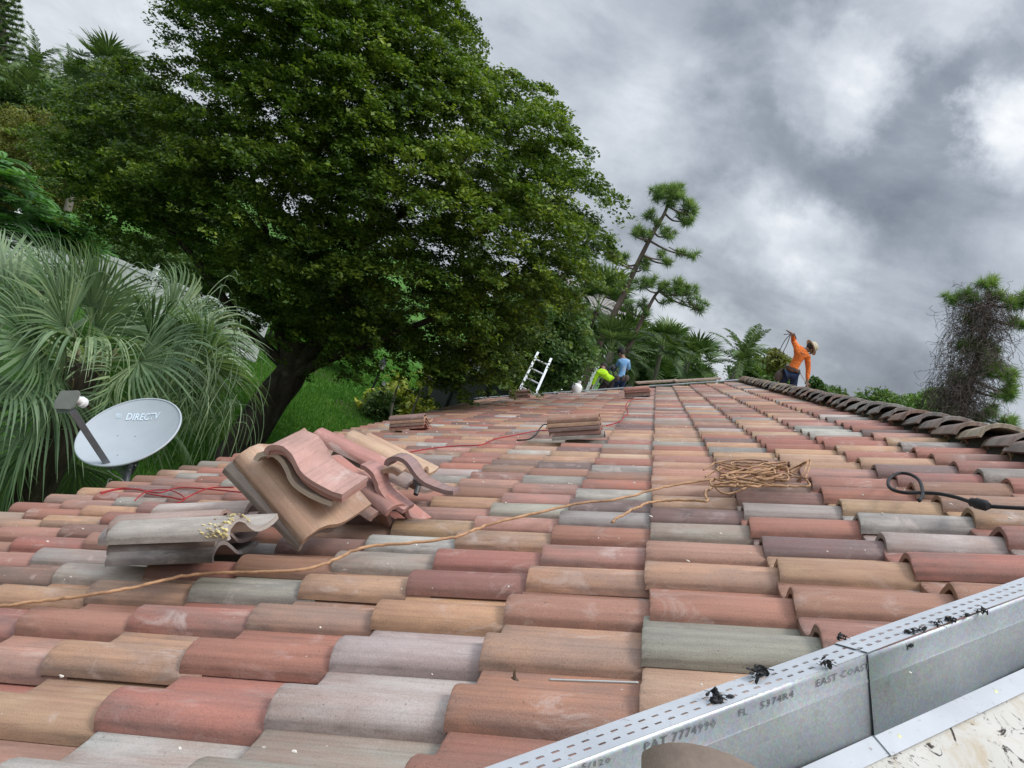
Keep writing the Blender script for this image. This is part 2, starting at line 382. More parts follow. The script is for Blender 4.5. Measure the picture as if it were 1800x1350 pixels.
# ================================================================== GROUND
def build_ground():
    s = NT('lawn'); v = s.coord('Object')
    n1 = s.noise(v, 0.35, 5, 0.6); n2 = s.noise(v, 6.0, 6, 0.7); n3 = s.noise(v, 60.0, 3, 0.7)
    c = s.ramp(s.math('ADD', s.math('MULTIPLY', n1, 0.5), s.math('MULTIPLY', n2, 0.5)), [(0.3, (0.036, 0.11, 0.012)), (0.55, (0.070, 0.175, 0.022)), (0.75, (0.13, 0.235, 0.045))])
    c = s.mix(1.0, c, s.ramp(n3, [(0.3, 0.55), (0.6, 1.15)]), 'MULTIPLY')
    m = s.done(c, 0.9, s.bump(n3, 0.8, 0.03), 0, 0.2)
    g = MB().add([(-500, -60, 0), (500, -60, 0), (500, 900, 0), (-500, 900, 0)], [(0, 1, 2, 3)]).build('lawn_ground', m)
    tag(g, 'flat green lawn stretching from the house to the fence', None, None, 'structure')
build_ground()

# ================================================================== ROOF TILES
TW, TX, TL = 0.316, 0.365, 0.425      # row spacing, course exposure, tile length
PROF = [(0, .018), (.001, .035), (.006, .047), (.020, .061), (.040, .072), (.063, .078), (.086, .077), (.107, .070), (.127, .058), (.145, .044), (.161, .031), (.181, .020), (.206, .014), (.25, .012), (.30, .015), (.338, .024)]
def profile(th=0.019):
    top = [Vector((u, z)) for u, z in PROF]; bot = []
    for i, p in enumerate(top):
        t = (top[min(i + 1, len(top) - 1)] - top[max(i - 1, 0)]).normalized(); nrm = Vector((-t.y, t.x))
        if i == 0: nrm = Vector((-1, 0))
        q = p - nrm * th
        bot.append(q)
    return top, bot
def s_tile(L=TL, secs=3, th=0.019, s0=0.0, jag=0.0, u0=0, u1=None, name='roof_tile', mat=None, seed=0, smooth=38):
    """S-shaped clay/concrete tile. local: X up-slope from the nose, Y across, Z out of the roof"""
    top, bot = profile(th); u1 = len(top) if u1 is None else u1; top = top[u0:u1]; bot = bot[u0:u1]; n = len(top)
    rr = random.Random(seed); V = []; F = []
    ss = [s0, s0 + .006] + [s0 + (L - s0) * k / (secs - 1) for k in range(1, secs)]
    jn = [rr.uniform(-jag, jag) for _ in range(n)]; jh = [rr.uniform(-jag, jag) for _ in range(n)]
    for i in range(1, n): jn[i] = jn[i] * .5 + jn[i - 1] * .6; jh[i] = jh[i] * .5 + jh[i - 1] * .6
    for k, s_ in enumerate(ss):
        w = 1 - k / (len(ss) - 1)
        for i in range(n):
            dz = -0.0035 if k == 0 else 0
            V.append((s_ + jn[i] * (1 if k < 2 else 0) + jh[i] * (1 if k == len(ss) - 1 else 0), top[i].x, top[i].y + dz))
    for k in (0, 1):
        for i in range(n):
            V.append((ss[0] + jn[i] if k == 0 else ss[-1] + jh[i], bot[i].x, bot[i].y))
    m = len(ss); B0 = m * n; B1 = B0 + n
    for k in range(m - 1):
        for i in range(n - 1): F.append((k * n + i, (k + 1) * n + i, (k + 1) * n + i + 1, k * n + i + 1))
    for i in range(n - 1):
        F.append((B0 + i, B0 + i + 1, B1 + i + 1, B1 + i)); F.append((i, i + 1, B0 + i + 1, B0 + i)); F.append(((m - 1) * n + i, B1 + i, B1 + i + 1, (m - 1) * n + i + 1))
    F.append(tuple([k * n for k in range(m)][::-1] + [B0, B1])); F.append(tuple([k * n + n - 1 for k in range(m)] + [B1 + n - 1, B0 + n - 1]))
    me = bpy.data.meshes.new(name); me.from_pydata(V, [], F)
    uv = me.uv_layers.new(name='UVMap'); arc = [0.0]
    for i in range(1, n): arc.append(arc[-1] + (top[i] - top[i - 1]).length)
    arc = [a + .018 for a in arc]; m_ = len(ss) * n
    for lp in me.loops:
        k = lp.vertex_index; c = V[k]; uv.data[lp.index].uv = (c[0], arc[k % n] if k < m_ else (0.0 if k % n == m_ % n else arc[(k - m_) % n] + .6))
    finish_mesh(me, smooth); me.materials.append(mat or M_TILE)
    return me
TILE_ME = s_tile()
TILE_VAR = [s_tile(jag=.0032, seed=k) for k in range(1, 6)]
TAN, RED, GREY, MAUVE, PINK, CREAM, BROWN, LGREY = (.395, .235, .145), (.31, .134, .098), (.28, .25, .215), (.175, .11, .095), (.35, .185, .14), (.42, .28, .195), (.25, .14, .095), (.38, .352, .31)
PAL = [(TAN, 20), (RED, 24), (GREY, 11), (MAUVE, 12), (PINK, 12), (CREAM, 5), (BROWN, 11), (LGREY, 5)]
def pick(rr):
    c = rr.choices([p[0] for p in PAL], [p[1] for p in PAL])[0]; k = rr.uniform(.86, 1.13)
    return tuple(min(.9, x * k * rr.uniform(.96, 1.04)) for x in c)

ROW0 = 0.24                             # phase of the rows along the eaves
HIP = (on_roof(1800, 1051, .55) - on_roof(1000, 1350, .55)).normalized()
HIP_P = on_roof(1542, 1142, .55)           # outer lower corner of the hip channel's top flange
HIP_N = HIP.cross(Vector((0, 0, 1))).normalized()   # level, towards the hip end
print('HIP', HIP, HIP_P)
FAR0, FAR1 = (-4.3, 19.8), (2.1, 19.0) # far edge in roof coordinates (a, y)
RIDGE_A = 1.93
def far_y(a): return FAR0[1] + (a - FAR0[0]) * (FAR1[1] - FAR0[1]) / (FAR1[0] - FAR0[0])
HOUSE_BASE = Vector((RP(-3.9, 0, -.73).x + .5, 9.0, 0))
house = empty('tiled_house', HOUSE_BASE, 'house whose long roof of red, tan and grey barrel tiles fills the foreground', 'house')

RUST, PINKT, GREYT, DRED = (.33, .165, .115), (.36, .20, .145), (.34, .30, .255), (.225, .105, .092)
PLACED = [(210,1250,'MAUVE'),(600,1240,'LGREY'),(930,1240,'RUST'),(380,1345,'RED'),(60,1330,'CREAM'),(60,1240,'TAN'),(640,1320,'RED'),(150,1160,'PINKT'),(420,1155,'RED'),(690,1145,'GREYT'),(980,1140,'TAN'),(1270,1130,'GREY'),(1290,1215,'CREAM'),(1195,1195,'CREAM'),
(80,1085,'RUST'),(290,1080,'RED'),(500,1080,'PINK'),(750,1075,'TAN'),(1000,1070,'RUST'),(1260,1060,'RUST'),(1540,1060,'RUST'),(1750,1050,'RUST'),(60,1040,'TAN'),(220,1035,'TAN'),(400,1030,'GREY'),(590,1025,'TAN'),(820,1015,'DRED'),(1020,1005,'TAN'),(1250,1005,'TAN'),(1480,1005,'TAN'),(1710,995,'RED'),
(130,998,'LGREY'),(500,988,'BROWN'),(670,980,'GREY'),(860,970,'RED'),(1040,968,'PINK'),(1240,965,'PINK'),(1450,960,'MAUVE'),(1670,955,'GREYT'),(30,1000,'MAUVE'),(100,970,'GREY'),(730,945,'LGREY'),(870,940,'TAN'),(1050,935,'RED'),(1220,930,'GREY'),(1420,925,'RED'),(1610,920,'GREYT'),(1790,905,'TAN'),
(780,918,'TAN'),(1060,905,'GREY'),(1230,905,'MAUVE'),(1390,895,'GREY'),(1580,890,'TAN'),(1750,880,'RUST'),(900,905,'PINKT'),(1200,880,'TAN'),(1340,860,'MAUVE'),(1540,855,'RED'),(1720,855,'MAUVE'),(1500,830,'RED'),(1700,815,'RED'),(60,945,'RED'),(170,940,'TAN'),(40,920,'TAN'),(150,920,'MAUVE'),(1300,1040,'RUST'),(1460,1100,'CREAM'),(1500,1135,'CREAM')]
COLOR_OVERRIDE = {}
def tile_frame(k, j, rr):
    a = k * TX - .074; y = ROW0 + j * TW
    M = Matrix((UP_SLOPE, EAVE_DIR, ROOF_N)).transposed()
    tilt = Matrix.Rotation(math.atan2(.030, TX) + rr.gauss(0, .004), 3, 'Y')    # nose lies on the tile below
    yaw = Matrix.Rotation(rr.gauss(0, .007), 3, 'Z'); rollm = Matrix.Rotation(rr.gauss(0, .009), 3, 'X')
    base = RP(a + rr.gauss(0, .005), y + rr.gauss(0, .0025), -(H_DECK - .012) + .040 + rr.gauss(0, .0018))
    return Matrix.Translation(base) @ (M @ yaw @ tilt @ rollm).to_4x4()
PROMINENT = {}
def match_colours():
    rr = random.Random(77); best = {}
    for k in range(-11, 6):
        for j in range(0, 30):
            M = tile_frame(k, j, random.Random(1)); q = ROT.transposed() @ (M @ Vector((.18, .08, .08)) - CAMP)
            if q.z > -.05: continue
            x, y = 900 + FPX * q.x / -q.z, 675 - FPX * q.y / -q.z
            for n, (px, py, c) in enumerate(PLACED):
                d = math.hypot((x - px) * .5, y - py)
                if d < 45 and (n not in best or d < best[n][0]): best[n] = (d, (k, j), c)
    for n, (d, kj, c) in best.items(): COLOR_OVERRIDE.setdefault(kj, tuple(v * rr.uniform(.95, 1.06) for v in globals()[c]))
match_colours()
def build_tiles():
    rr = random.Random(21); items = []
    skip = set()
    for k in range(-11, 6):
        for j in range(-14, 66):
            y = ROW0 + j * TW; a = k * TX
            M = tile_frame(k, j, rr); col = pick(rr)
            corners = [M @ Vector(c) for c in ((0, 0, .05), (0, .32, .02), (TL, 0, .05), (TL, .32, .02))]
            hips = [(c - HIP_P).dot(HIP_N) + .045 for c in corners]       # >0: on the hip-end side
            if min(hips) > 0: continue
            fy = [((c - CAMP).dot(EAVE_DIR)) - far_y((c - CAMP).dot(UP_SLOPE)) for c in corners]
            if min(fy) > 0: continue
            cut = max(hips) > 0 or max(fy) > 0 or k == 5
            c = M @ Vector((.18, .1, .08)); d = (c - CAMP); q = ROT.transposed() @ d
            if q.z < -.05: px, py = 900 + FPX * q.x / -q.z, 675 - FPX * q.y / -q.z; vis = -150 < px < 1950 and -100 < py < 1480
            else: vis = False
            size = 1.0 / d.length ** 2 if vis else 0
            items.append((size, k, j, M, COLOR_OVERRIDE.get((k, j), col), cut, rr.random(), max(hips) > 0, max(fy) > 0))
    items.sort(key=lambda t: -t[0])
    big = items[:298]; rest = items[298:]
    for (size, k, j, M, col, cut, rnd, ch, cf) in big:
        me = TILE_VAR[int(rnd * 5)] if size else TILE_ME
        if cut: me = cut_tile(me, M, ch, cf, k == 5)
        if me is None: continue
        o = bpy.data.objects.new('roof_tile', me); COL.objects.link(o); o.matrix_basis = M; adopt(o, house); o.color = (*col, 1)
    # the tiles too small to tell apart: one joined part
    V = []; F = []; UV = []; TC = []; AU = [p[0] for p in PROF]; AA = [.018]
    for i in range(1, len(PROF)): AA.append(AA[-1] + math.dist(PROF[i], PROF[i - 1]))
    lo = s_tile(secs=2, name='far_tile_source'); lv = np.array([v.co[:] for v in lo.vertices])
    lf = [tuple(p.vertices) for p in lo.polygons]; luv = lv[:, :2]
    for (size, k, j, M, col, cut, rnd, ch, cf) in rest:
        if cut:
            me = cut_tile(TILE_ME, M, ch, cf, k == 5)
            if me is None: continue
            vv = np.array([v.co[:] for v in me.vertices]); ff = [tuple(p.vertices) for p in me.polygons]
        else: vv, ff = lv, lf
        m = np.array(M); b = len(V); V += (vv @ m[:3, :3].T + m[:3, 3]).tolist()
        F += [tuple(i + b for i in f) for f in ff]; UV += np.stack([vv[:, 0], np.interp(vv[:, 1], AU, AA)], 1).tolist(); TC += [(*col, rnd)] * len(vv)
    me = bpy.data.meshes.new('far_tiles'); me.from_pydata(V, [], F)
    li = np.empty(len(me.loops), dtype=np.int32); me.loops.foreach_get('vertex_index', li)
    uv = me.uv_layers.new(name='UVMap'); uv.data.foreach_set('uv', np.array(UV)[li].astype(np.float32).ravel())
    ca = me.color_attributes.new('tint', 'FLOAT_COLOR', 'POINT'); ca.data.foreach_set('color', np.array(TC, dtype=np.float32).ravel())
    finish_mesh(me, 38); o = link_mesh('far_tiles', me, M_TILEJ, house); o['kind'] = 'stuff'
    bpy.data.meshes.remove(lo)
def cut_tile(me, M, ch, cf, top):
    bm = bmesh.new(); bm.from_mesh(me); Mi = M.inverted(); jobs = []
    if ch:
        n = HIP_N; jobs.append((HIP_P - n * .042, n))
    if cf:
        D = (RP(FAR1[0], FAR1[1], 0) - RP(FAR0[0], FAR0[1], 0)).normalized(); n = Vector((-D.y, D.x, 0)).normalized(); jobs.append((RP(*FAR0, -.7), n))
    if top: jobs.append((RP(RIDGE_A - .02, 0, -.7), UP_SLOPE))
    for co, n in jobs:
        r = bmesh.ops.bisect_plane(bm, geom=bm.verts[:] + bm.edges[:] + bm.faces[:], plane_co=Mi @ co, plane_no=(Mi.to_3x3() @ n).normalized(), clear_outer=True)
        ed = [e for e in bm.edges if e.is_boundary]
        if ed: bmesh.ops.edgeloop_fill(bm, edges=ed)
    if len(bm.faces) < 8: bm.free(); return None
    m2 = bpy.data.meshes.new(me.name + '_cut'); bm.to_mesh(m2); bm.free(); m2.update()
    if not m2.materials: m2.materials.append(M_TILE)
    return m2
build_tiles()

# ================================================================== HOUSE BODY
def build_house():
    feltm = plain('roof_felt', (.035, .033, .032), .95, var=.3)
    stucco = plain('stucco_wall', (.50, .46, .38), .9, var=.08, scale=4, bump=.4, bdist=.01)
    white = plain('white_fascia', (.72, .72, .70), .5, var=.05)
    # deck under the tiles
    def q(a, y, p): return RP(a, y, p)
    hipy = lambda a: HIP_P.y + (RP(a, 0, -.73).x - HIP_P.x) * HIP.y / HIP.x
    a0, a1 = -4.02, RIDGE_A + .02
    pts = [q(a0, hipy(a0), -.745), q(a1, hipy(a1), -.745), q(a1, far_y(a1), -.745), q(a0, far_y(a0), -.745)]
    MB().prism(pts, ROOF_N * -.03).build('roof_deck', feltm, house)
    # the slope on the other side of the ridge
    rx, rz = q(a1, 0, -.745).x, q(a1, 0, -.745).z; W = 5.2; ry0 = hipy(a1); ry1 = far_y(a1)
    o = [(rx, ry0, rz), (rx, ry1, rz), (rx + W, ry1 + 3, rz - W * math.tan(PITCH)), (rx + W, ry0 - W, rz - W * math.tan(PITCH))]
    bt = plain('back_slope_tile', (.30, .17, .13), .8, var=.3, scale=3)
    MB().prism([Vector(p) for p in o], (0, 0, -.03)).build('back_slope', bt, house)
    # fascia, soffit, wall below the eaves
    ez = q(a0, 0, -.775).z; ex = q(a0, 0, -.775).x; y0, y1 = hipy(a0), far_y(a0)
    MB().box((ex + .02, (y0 + y1) / 2, ez - .09), (.025, y1 - y0, .19)).build('fascia', white, house)
    MB().box((ex + .24, (y0 + y1) / 2, ez - .19), (.42, y1 - y0, .012)).build('soffit', white, house)
    MB().box((ex + .52, (y0 + y1) / 2, (ez - .19) / 2), (.14, y1 - y0, ez - .19)).build('wall', stucco, house)
    # far metal strip along the diagonal edge
    gm = plain('grey_edge_metal', (.40, .42, .44), .45, .4, var=.12, scale=6)
    D = (q(*FAR1, 0) - q(*FAR0, 0)).normalized(); nrm = D.cross(ROOF_N).normalized()
    if nrm.y < 0: nrm = -nrm
    A = q(*FAR0, -.60) - D * .1; B = q(*FAR1, -.575) - D * .25
    MB().prism([A - nrm * .03, B - nrm * .03, B + nrm * .42, A + nrm * .42], ROOF_N * -.02).build('edge_metal', gm, house)
    # battens stacked on the strip, seen against the palms
    wd = plain('old_board', (.23, .17, .13), .85, var=.3)
    for (x0, y0_, x1, y1_, ) in ((1118, 673, 1192, 668.5), (1185, 670, 1266, 665)):
        t = B.y - 1.0; MB().bar(at_y(x0, y0_, 18.4), at_y(x1, y1_, 19.8), .07, .035).build('edge_board', wd, house)
    # the next roof section, a step lower, where two of the roofers stand
    lowm = plain('flat_roof_sheet', (.34, .34, .34), .85, var=.15, scale=2); p_ = LOW_P
    MB().prism([RP(-4.0, 19.2, p_), RP(2.2, 18.6, p_), RP(2.2, 29, p_), RP(-4.0, 29, p_)], ROOF_N * -.05).build('lower_roof', lowm, house)
    MB().box((q(-3.3, 0, -.8).x + 1.5, 24, .9), (4.4, 9, 1.8)).build('rear_wall', stucco, house)
LOW_P = -1.08
build_house()

# ------------------------------------------------------------------ ridge caps
def cap_mesh():
    """one barrel cap: X along the ridge from its open nose, arch over Y"""
    n = 11; L = .43; V = []; F = []
    for k, (s_, w, h) in enumerate(((0, .188, .128), (.008, .190, .131), (.02, .186, .128), (L, .150, .098))):
        for i in range(n):
            t = math.pi * i / (n - 1); V.append((s_, -w * math.cos(t), h * math.sin(t) ** .85))
    for k, (s_, w, h) in enumerate(((0, .166, .106), (L, .130, .078))):
        for i in range(n):
            t = math.pi * i / (n - 1); V.append((s_, -w * math.cos(t), h * math.sin(t) ** .85))
    for k in range(3):
        for i in range(n - 1): F.append((k * n + i, k * n + i + 1, (k + 1) * n + i + 1, (k + 1) * n + i))
    B0, B1 = 4 * n, 5 * n
    for i in range(n - 1):
        F.append((B0 + i, B1 + i, B1 + i + 1, B0 + i + 1)); F.append((i, B0 + i, B0 + i + 1, i + 1)); F.append((3 * n + i, 3 * n + i + 1, B1 + i + 1, B1 + i))
    F.append((0, n, 2 * n, 3 * n, B1, B0)); F.append(tuple([k * n + n - 1 for k in range(4)][::-1] + [B0 + n - 1, B1 + n - 1]))
    me = bpy.data.meshes.new('ridge_cap'); me.from_pydata(V, [], F); uv = me.uv_layers.new(name='UVMap')
    for lp in me.loops: c = V[lp.vertex_index]; uv.data[lp.index].uv = (c[0], c[1] + .5)
    finish_mesh(me, 40); me.materials.append(M_CAP); return me
def build_ridge():
    me = cap_mesh(); rr = random.Random(5); top = RP(RIDGE_A, 0, -.535)
    y = HIP_P.y + (top.x - HIP_P.x) * HIP.y / HIP.x + .2; cols = [(.20, .185, .165), (.165, .15, .135), (.30, .24, .165), (.15, .14, .13), (.23, .155, .12)]
    while y < 18.9:
        # nose faces the near end, each cap lies over the next nearer one's tail
        M = Matrix(((0, 1, 0), (1, 0, 0), (0, 0, 1))).transposed()
        M = Matrix((Vector((0, 1, 0)), Vector((-1, 0, 0)), Vector((0, 0, 1)))).transposed()
        tl = Matrix.Rotation(.075 + rr.gauss(0, .01), 3, 'Y'); yw = Matrix.Rotation(rr.gauss(0, .02), 3, 'Z')
        o = bpy.data.objects.new('ridge_cap', me); COL.objects.link(o)
        o.matrix_basis = Matrix.Translation((top.x + rr.gauss(0, .006), y, top.z - .125 + rr.gauss(0, .004))) @ (M @ yw @ tl).to_4x4()
        adopt(o, house); c = rr.choices(cols, [4, 4, 2, 3, 2])[0]; k = rr.uniform(1.1, 1.6); o.color = (*[x * k for x in c], 1)
        y += .372
    mort = plain('ridge_mortar', (.05, .047, .045), .95, var=.4, scale=12, bump=.6, bdist=.01)
    b = MB(); yy0, yy1 = HIP_P.y + (top.x - HIP_P.x) * HIP.y / HIP.x, 19.0
    w = .115; zb = RP(RIDGE_A, 0, -.73).z + .0
    sec = [(-w, -.02), (-w * .9, .08), (-w * .5, .11), (w * .5, .11), (w * .9, .08), (w, -.02)]
    P0 = [Vector((top.x + x, yy0, zb + z)) for x, z in sec]; b.prism(P0, (0, yy1 - yy0, 0)); b.build('ridge_mortar', mort, house)
build_ridge()

# ------------------------------------------------------------------ hip channel and underlayment
def build_hip():
    s = NT('galvanised_steel'); v = s.coord('Object')
    n = s.noise(v, 5, 5, 0.6); sp = s.noise(v, 260, 2, 0.5); c = s.ramp(n, [(0.3, (.36, .38, .40)), (0.7, (.46, .48, .50))])
    vo = s.N.new('ShaderNodeTexVoronoi'); s.L.new(v, vo.inputs['Vector']); vo.inputs['Scale'].default_value = 160
    c = s.mix(.10, c, vo.outputs['Color'], 'OVERLAY'); c = s.mix(1.0, c, s.ramp(sp, [(0.3, .88), (0.7, 1.08)]), 'MULTIPLY')
    dirt = s.ramp(s.noise(v, 22, 6, 0.72, .5), [(0.60, 0.0), (0.68, 0.7)]); c = s.mix(s.math('MULTIPLY', dirt, .5), c, (.20, .17, .15))
    galv = s.done(c, s.ramp(n, [(.3, .42), (.7, .58)]), s.bump(sp, .1, .001), .55, .5)
    s = NT('zinc_flange'); v = s.coord('Object'); n = s.noise(v, 8, 5, 0.6)
    c = s.ramp(n, [(0.3, (.40, .42, .45)), (0.7, (.48, .50, .53))]); d2 = s.ramp(s.noise(v, 38, 6, 0.75, .6), [(0.60, 0.0), (0.66, 1.0)])
    c = s.mix(s.math('MULTIPLY', d2, .65), c, (.16, .12, .09)); flm = s.done(c, .55, s.bump(s.noise(v, 30, 4), .15, .002), .05, .4)
    ink = plain('stamp_ink', (.10, .10, .11), .8, var=.3)
    F_ = ROOF_N.cross(HIP).normalized()          # across the flange, lying in the tile plane
    if F_.y < 0: F_ = -F_
    Z = ROOF_N; n_web = HIP.cross(ROOF_N).normalized(); n_web = n_web if n_web.y < 0 else -n_web
    t0, t1 = -2.6, 3.1
    def P(t, w=0, dz=0, out=0): return HIP_P + HIP * t + F_ * w + Z * dz + n_web * out
    seams = [t0, t_seam, t1]
    for si in range(2):
        a, b_ = seams[si], seams[si + 1]; off = .0035 if si == 1 else 0.0
        if si == 1: a -= .03
        # perforated top flange: real slots, two staggered rows
        fl = MB(); pitch = .0265; ws = [0, .017, .0225, .040, .0455, .068, .074]; nc = int((b_ - a) / (pitch / 4))
        idx = {}
        def vid(i, j):
            if (i, j) not in idx:
                t = a + (b_ - a) * i / nc; w = ws[j]; bend = -.006 if j == len(ws) - 1 else 0
                fl.v.append(tuple(P(t, w, 0, off * .6) + ROOF_N * (bend + off + .0008 * math.sin(t * 9)))); idx[(i, j)] = len(fl.v) - 1
            return idx[(i, j)]
        for i in range(nc):
            for j in range(len(ws) - 1):
                if (j == 1 and i % 4 in (0, 1)) or (j == 3 and i % 4 in (2, 3)): continue
                fl.f.append((vid(i, j), vid(i + 1, j), vid(i + 1, j + 1), vid(i, j + 1))); fl.mi.append(0)
        o = fl.build('top_flange', flm, house)
        md = o.modifiers.new('thickness', 'SOLIDIFY'); md.thickness = .0012
        # louvre lips standing out of each slot
        lp = MB()
        for i in range(0, nc - 3, 4):
            for (j, k) in ((1, 0), (3, 2)):
                ta = a + (b_ - a) * (i + k) / nc; tb = a + (b_ - a) * (i + k + 2) / nc; w0 = ws[j + 1]
                p0, p1 = P(ta, w0, 0) + ROOF_N * off, P(tb, w0, 0) + ROOF_N * off; mid = (p0 + p1) / 2 - F_ * .0035 + ROOF_N * .0022
                lp.add([p0, p1, mid + HIP * .003, mid - HIP * .003], [(0, 1, 2, 3)])
        lo = lp.build('slot_lips', flm, house); lo['kind'] = 'stuff'
        # web with a swaged line, then the nailing flange on the underlayment
        wb = MB(); N_ = max(2, int((b_ - a) / .25)); rows = [(0, 0, 0), (0, -.010, .0), (0, -.046, 0), (0, -.049, .0010), (0, -.052, 0), (0, -WEB_H, 0.0)]
        for i in range(N_ + 1):
            t = a + (b_ - a) * i / N_; wob = .0022 * math.sin(t * 5.1 + si)
            for (w, dz, out) in rows: wb.v.append(tuple(P(t, w, dz, out + off + (wob if dz < -.06 else 0))))
        nr = len(rows)
        for i in range(N_):
            for r_ in range(nr - 1): wb.f.append((i * nr + r_, (i + 1) * nr + r_, (i + 1) * nr + r_ + 1, i * nr + r_ + 1)); wb.mi.append(0)
        w_ = wb.build('web', galv, house, 30); w_.modifiers.new('thickness', 'SOLIDIFY').thickness = .0012
        ff = MB(); e1 = P(a, 0, -WEB_H, off); e2 = P(b_, 0, -WEB_H, off)
        g = DOWN_END * .040
        ff.prism([e1, e2, e2 + g, e1 + g], END_N * .0015 + END_N * off * .3)
        ff.build('nailing_flange', flm, house)
    # nails with worn yellow heads
    nm = plain('nail_head', (.55, .55, .30), .5, .3)
    for t in (-.62, -.30, .02, .33, .62, .93, 1.25, 1.6, 1.95, 2.3):
        c = P(t, 0, -WEB_H, 0) + DOWN_END * .020 + END_N * .003
        Mx = Matrix((HIP, END_N.cross(HIP).normalized(), END_N)).transposed()
        MB().lathe([(.0055, 0), (.0055, .0012), (.003, .0022)], c, Mx, 10).build('nail', nm, house)
    # stamped lettering
    def web_t(px, py):
        d = pix_dir(px, py); q = CAMP + d * ((HIP_P - CAMP).dot(n_web) / d.dot(n_web)); t = (q - HIP_P).dot(HIP) - 0.0
        return t, (q - HIP_P).dot(Z)
    def stamp(txt, pa, pb, hpx):
        ta, za = web_t(*pa); tb, zb = web_t(*pb); t2, z2 = web_t(pa[0], pa[1] - hpx)
        cu = bpy.data.curves.new('stamp', 'FONT'); cu.body = txt; cu.size = 1; cu.space_character = 1.08; cu.resolution_u = 1
        o = bpy.data.objects.new('stamp', cu); COL.objects.link(o); dg = bpy.context.evaluated_depsgraph_get()
        me = bpy.data.meshes.new_from_object(o.evaluated_get(dg)); bpy.data.objects.remove(o)
        xs = [v.co.x for v in me.vertices]; x0, wd = min(xs), max(xs) - min(xs); sx = (tb - ta) / wd; sy = (z2 - za) / .72
        O = P(ta, 0, za, .0018 + (.0035 if ta > t_seam else 0)); E = P(tb, 0, zb, 0) - P(ta, 0, za, 0)
        X = E.normalized() * (E.length / wd); Mx = Matrix((X, Z * sy * 1.0 + X.normalized() * sy * .15, n_web)).transposed()
        me.transform(Matrix.Translation((-x0, 0, 0))); me.transform(Matrix.Translation(O) @ Mx.to_4x4()); me.materials.clear()
        link_mesh('stamped_lettering', me, ink, house)
    stamp('5/120', (1022, 1352), (1072, 1340), 11); stamp('PAT 7774990', (1132, 1321), (1257, 1277), 17)
    stamp('FL', (1298, 1259), (1313, 1255), 13); stamp('5374R4', (1336, 1246), (1394, 1224), 13); stamp('EAST COAST M', (1434, 1207), (1543, 1169), 13)
    # near roof end: white underlayment and a dark deck edge below it
    s = NT('white_underlayment'); v = s.coord('Object')
    c = s.ramp(s.noise(v, 3, 5, .6), [(.3, (.42, .40, .36)), (.7, (.55, .53, .49))])
    c = s.mix(s.ramp(s.noise(v, 9, 7, .7, 1.2), [(.52, 0), (.66, .75)]), c, (.40, .31, .20))
    c = s.mix(s.ramp(s.noise(s.scale(v, (1, 1, 1)), 20, 6, .7, 1.5), [(.575, 0), (.63, 1.0)]), c, (.045, .035, .03))
    stv = s.scale(v, (3.0, 26.0, 8.0)); c = s.mix(s.math('MULTIPLY', s.ramp(s.noise(stv, 1.0, 4, .6, .6), [(.60, 0), (.66, .9)]), s.ramp(s.noise(v, 2.2, 2, .5), [(.48, 0), (.6, 1)])), c, (.06, .05, .045))
    um = s.done(c, .8, s.bump(s.noise(v, 12, 5), .4, .01), 0, .3)
    w0 = P(0, 0, -WEB_H - .002)
    A = w0 + HIP * -3.2; B = w0 + HIP * 3.0; xdir = Vector((1, 0, 0))
    MB().prism([A + (-xdir) * 0, B, B + xdir * 6.0, A + xdir * 6.0], END_N * -.03).build('underlayment', um, house)
    sm = plain('underlayment_seam', (.50, .48, .44), .85)
    for k in (0.30, ):
        p0 = w0 + DOWN_END * k + HIP * 0 ; MB().bar(p0 - HIP * .5 + END_N * .002, p0 + HIP * 3 + END_N * .002, .004, .003, END_N).build('seam', M_VINE, house)
t_seam = 0.0
WEB_H = .148
END_N = HIP.cross(Vector((1, 0, 0))); END_N = END_N.normalized() if END_N.z > 0 else -END_N.normalized()
DOWN_END = HIP.cross(END_N).normalized()
if DOWN_END.y > 0: DOWN_END = -DOWN_END
build_hip()

# ================================================================== VEGETATION
def leaf_mesh(name, centers, per, spread, size, flat=1.0, aspect=.5, rng=RNG, up=0.35, jitter_size=.35, out=None):
    """many leaf-sized diamonds scattered round each centre"""
    C = np.repeat(np.asarray(centers, dtype=np.float64), per, axis=0); n = len(C)
    o = rng.normal(size=(n, 3)); o /= np.linalg.norm(o, axis=1)[:, None] + 1e-9; o *= (rng.random(n) ** .45)[:, None] * spread; o[:, 2] *= flat
    P = C + o
    nr = rng.normal(size=(n, 3)); nr[:, 2] = np.abs(nr[:, 2]) + up; nr /= np.linalg.norm(nr, axis=1)[:, None]
    t = np.cross(nr, rng.normal(size=(n, 3))); t /= np.linalg.norm(t, axis=1)[:, None]; b = np.cross(nr, t)
    L = (size * (1 + jitter_size * rng.normal(size=n).clip(-1.5, 1.5)))[:, None] * .5; W = L * aspect
    V = np.stack([P - t * L, P + b * W, P + t * L + nr * L * -.15, P - b * W], axis=1).reshape(-1, 3)
    F = np.arange(n * 4).reshape(-1, 4); cr = np.repeat(rng.random(len(centers)), per)
    rnd = np.repeat(np.clip(rng.random(n) * .7 + cr * .45 - .08, 0, 1), 4)
    return fast_mesh(name, V, F, {'rnd': rnd})
def merge_meshes(name, parts):
    V = []; F = []; A = []; b = 0
    for v, f, a in parts: V.append(v); F.append(f + b); A.append(a); b += len(v)
    return fast_mesh(name, np.concatenate(V), np.concatenate(F), {'rnd': np.concatenate(A)})
def in_poly(x, y, poly):
    c = False; n = len(poly); j = n - 1
    for i in range(n):
        xi, yi = poly[i]; xj, yj = poly[j]
        if (yi > y) != (yj > y) and x < (xj - xi) * (y - yi) / (yj - yi) + xi: c = not c
        j = i
    return c
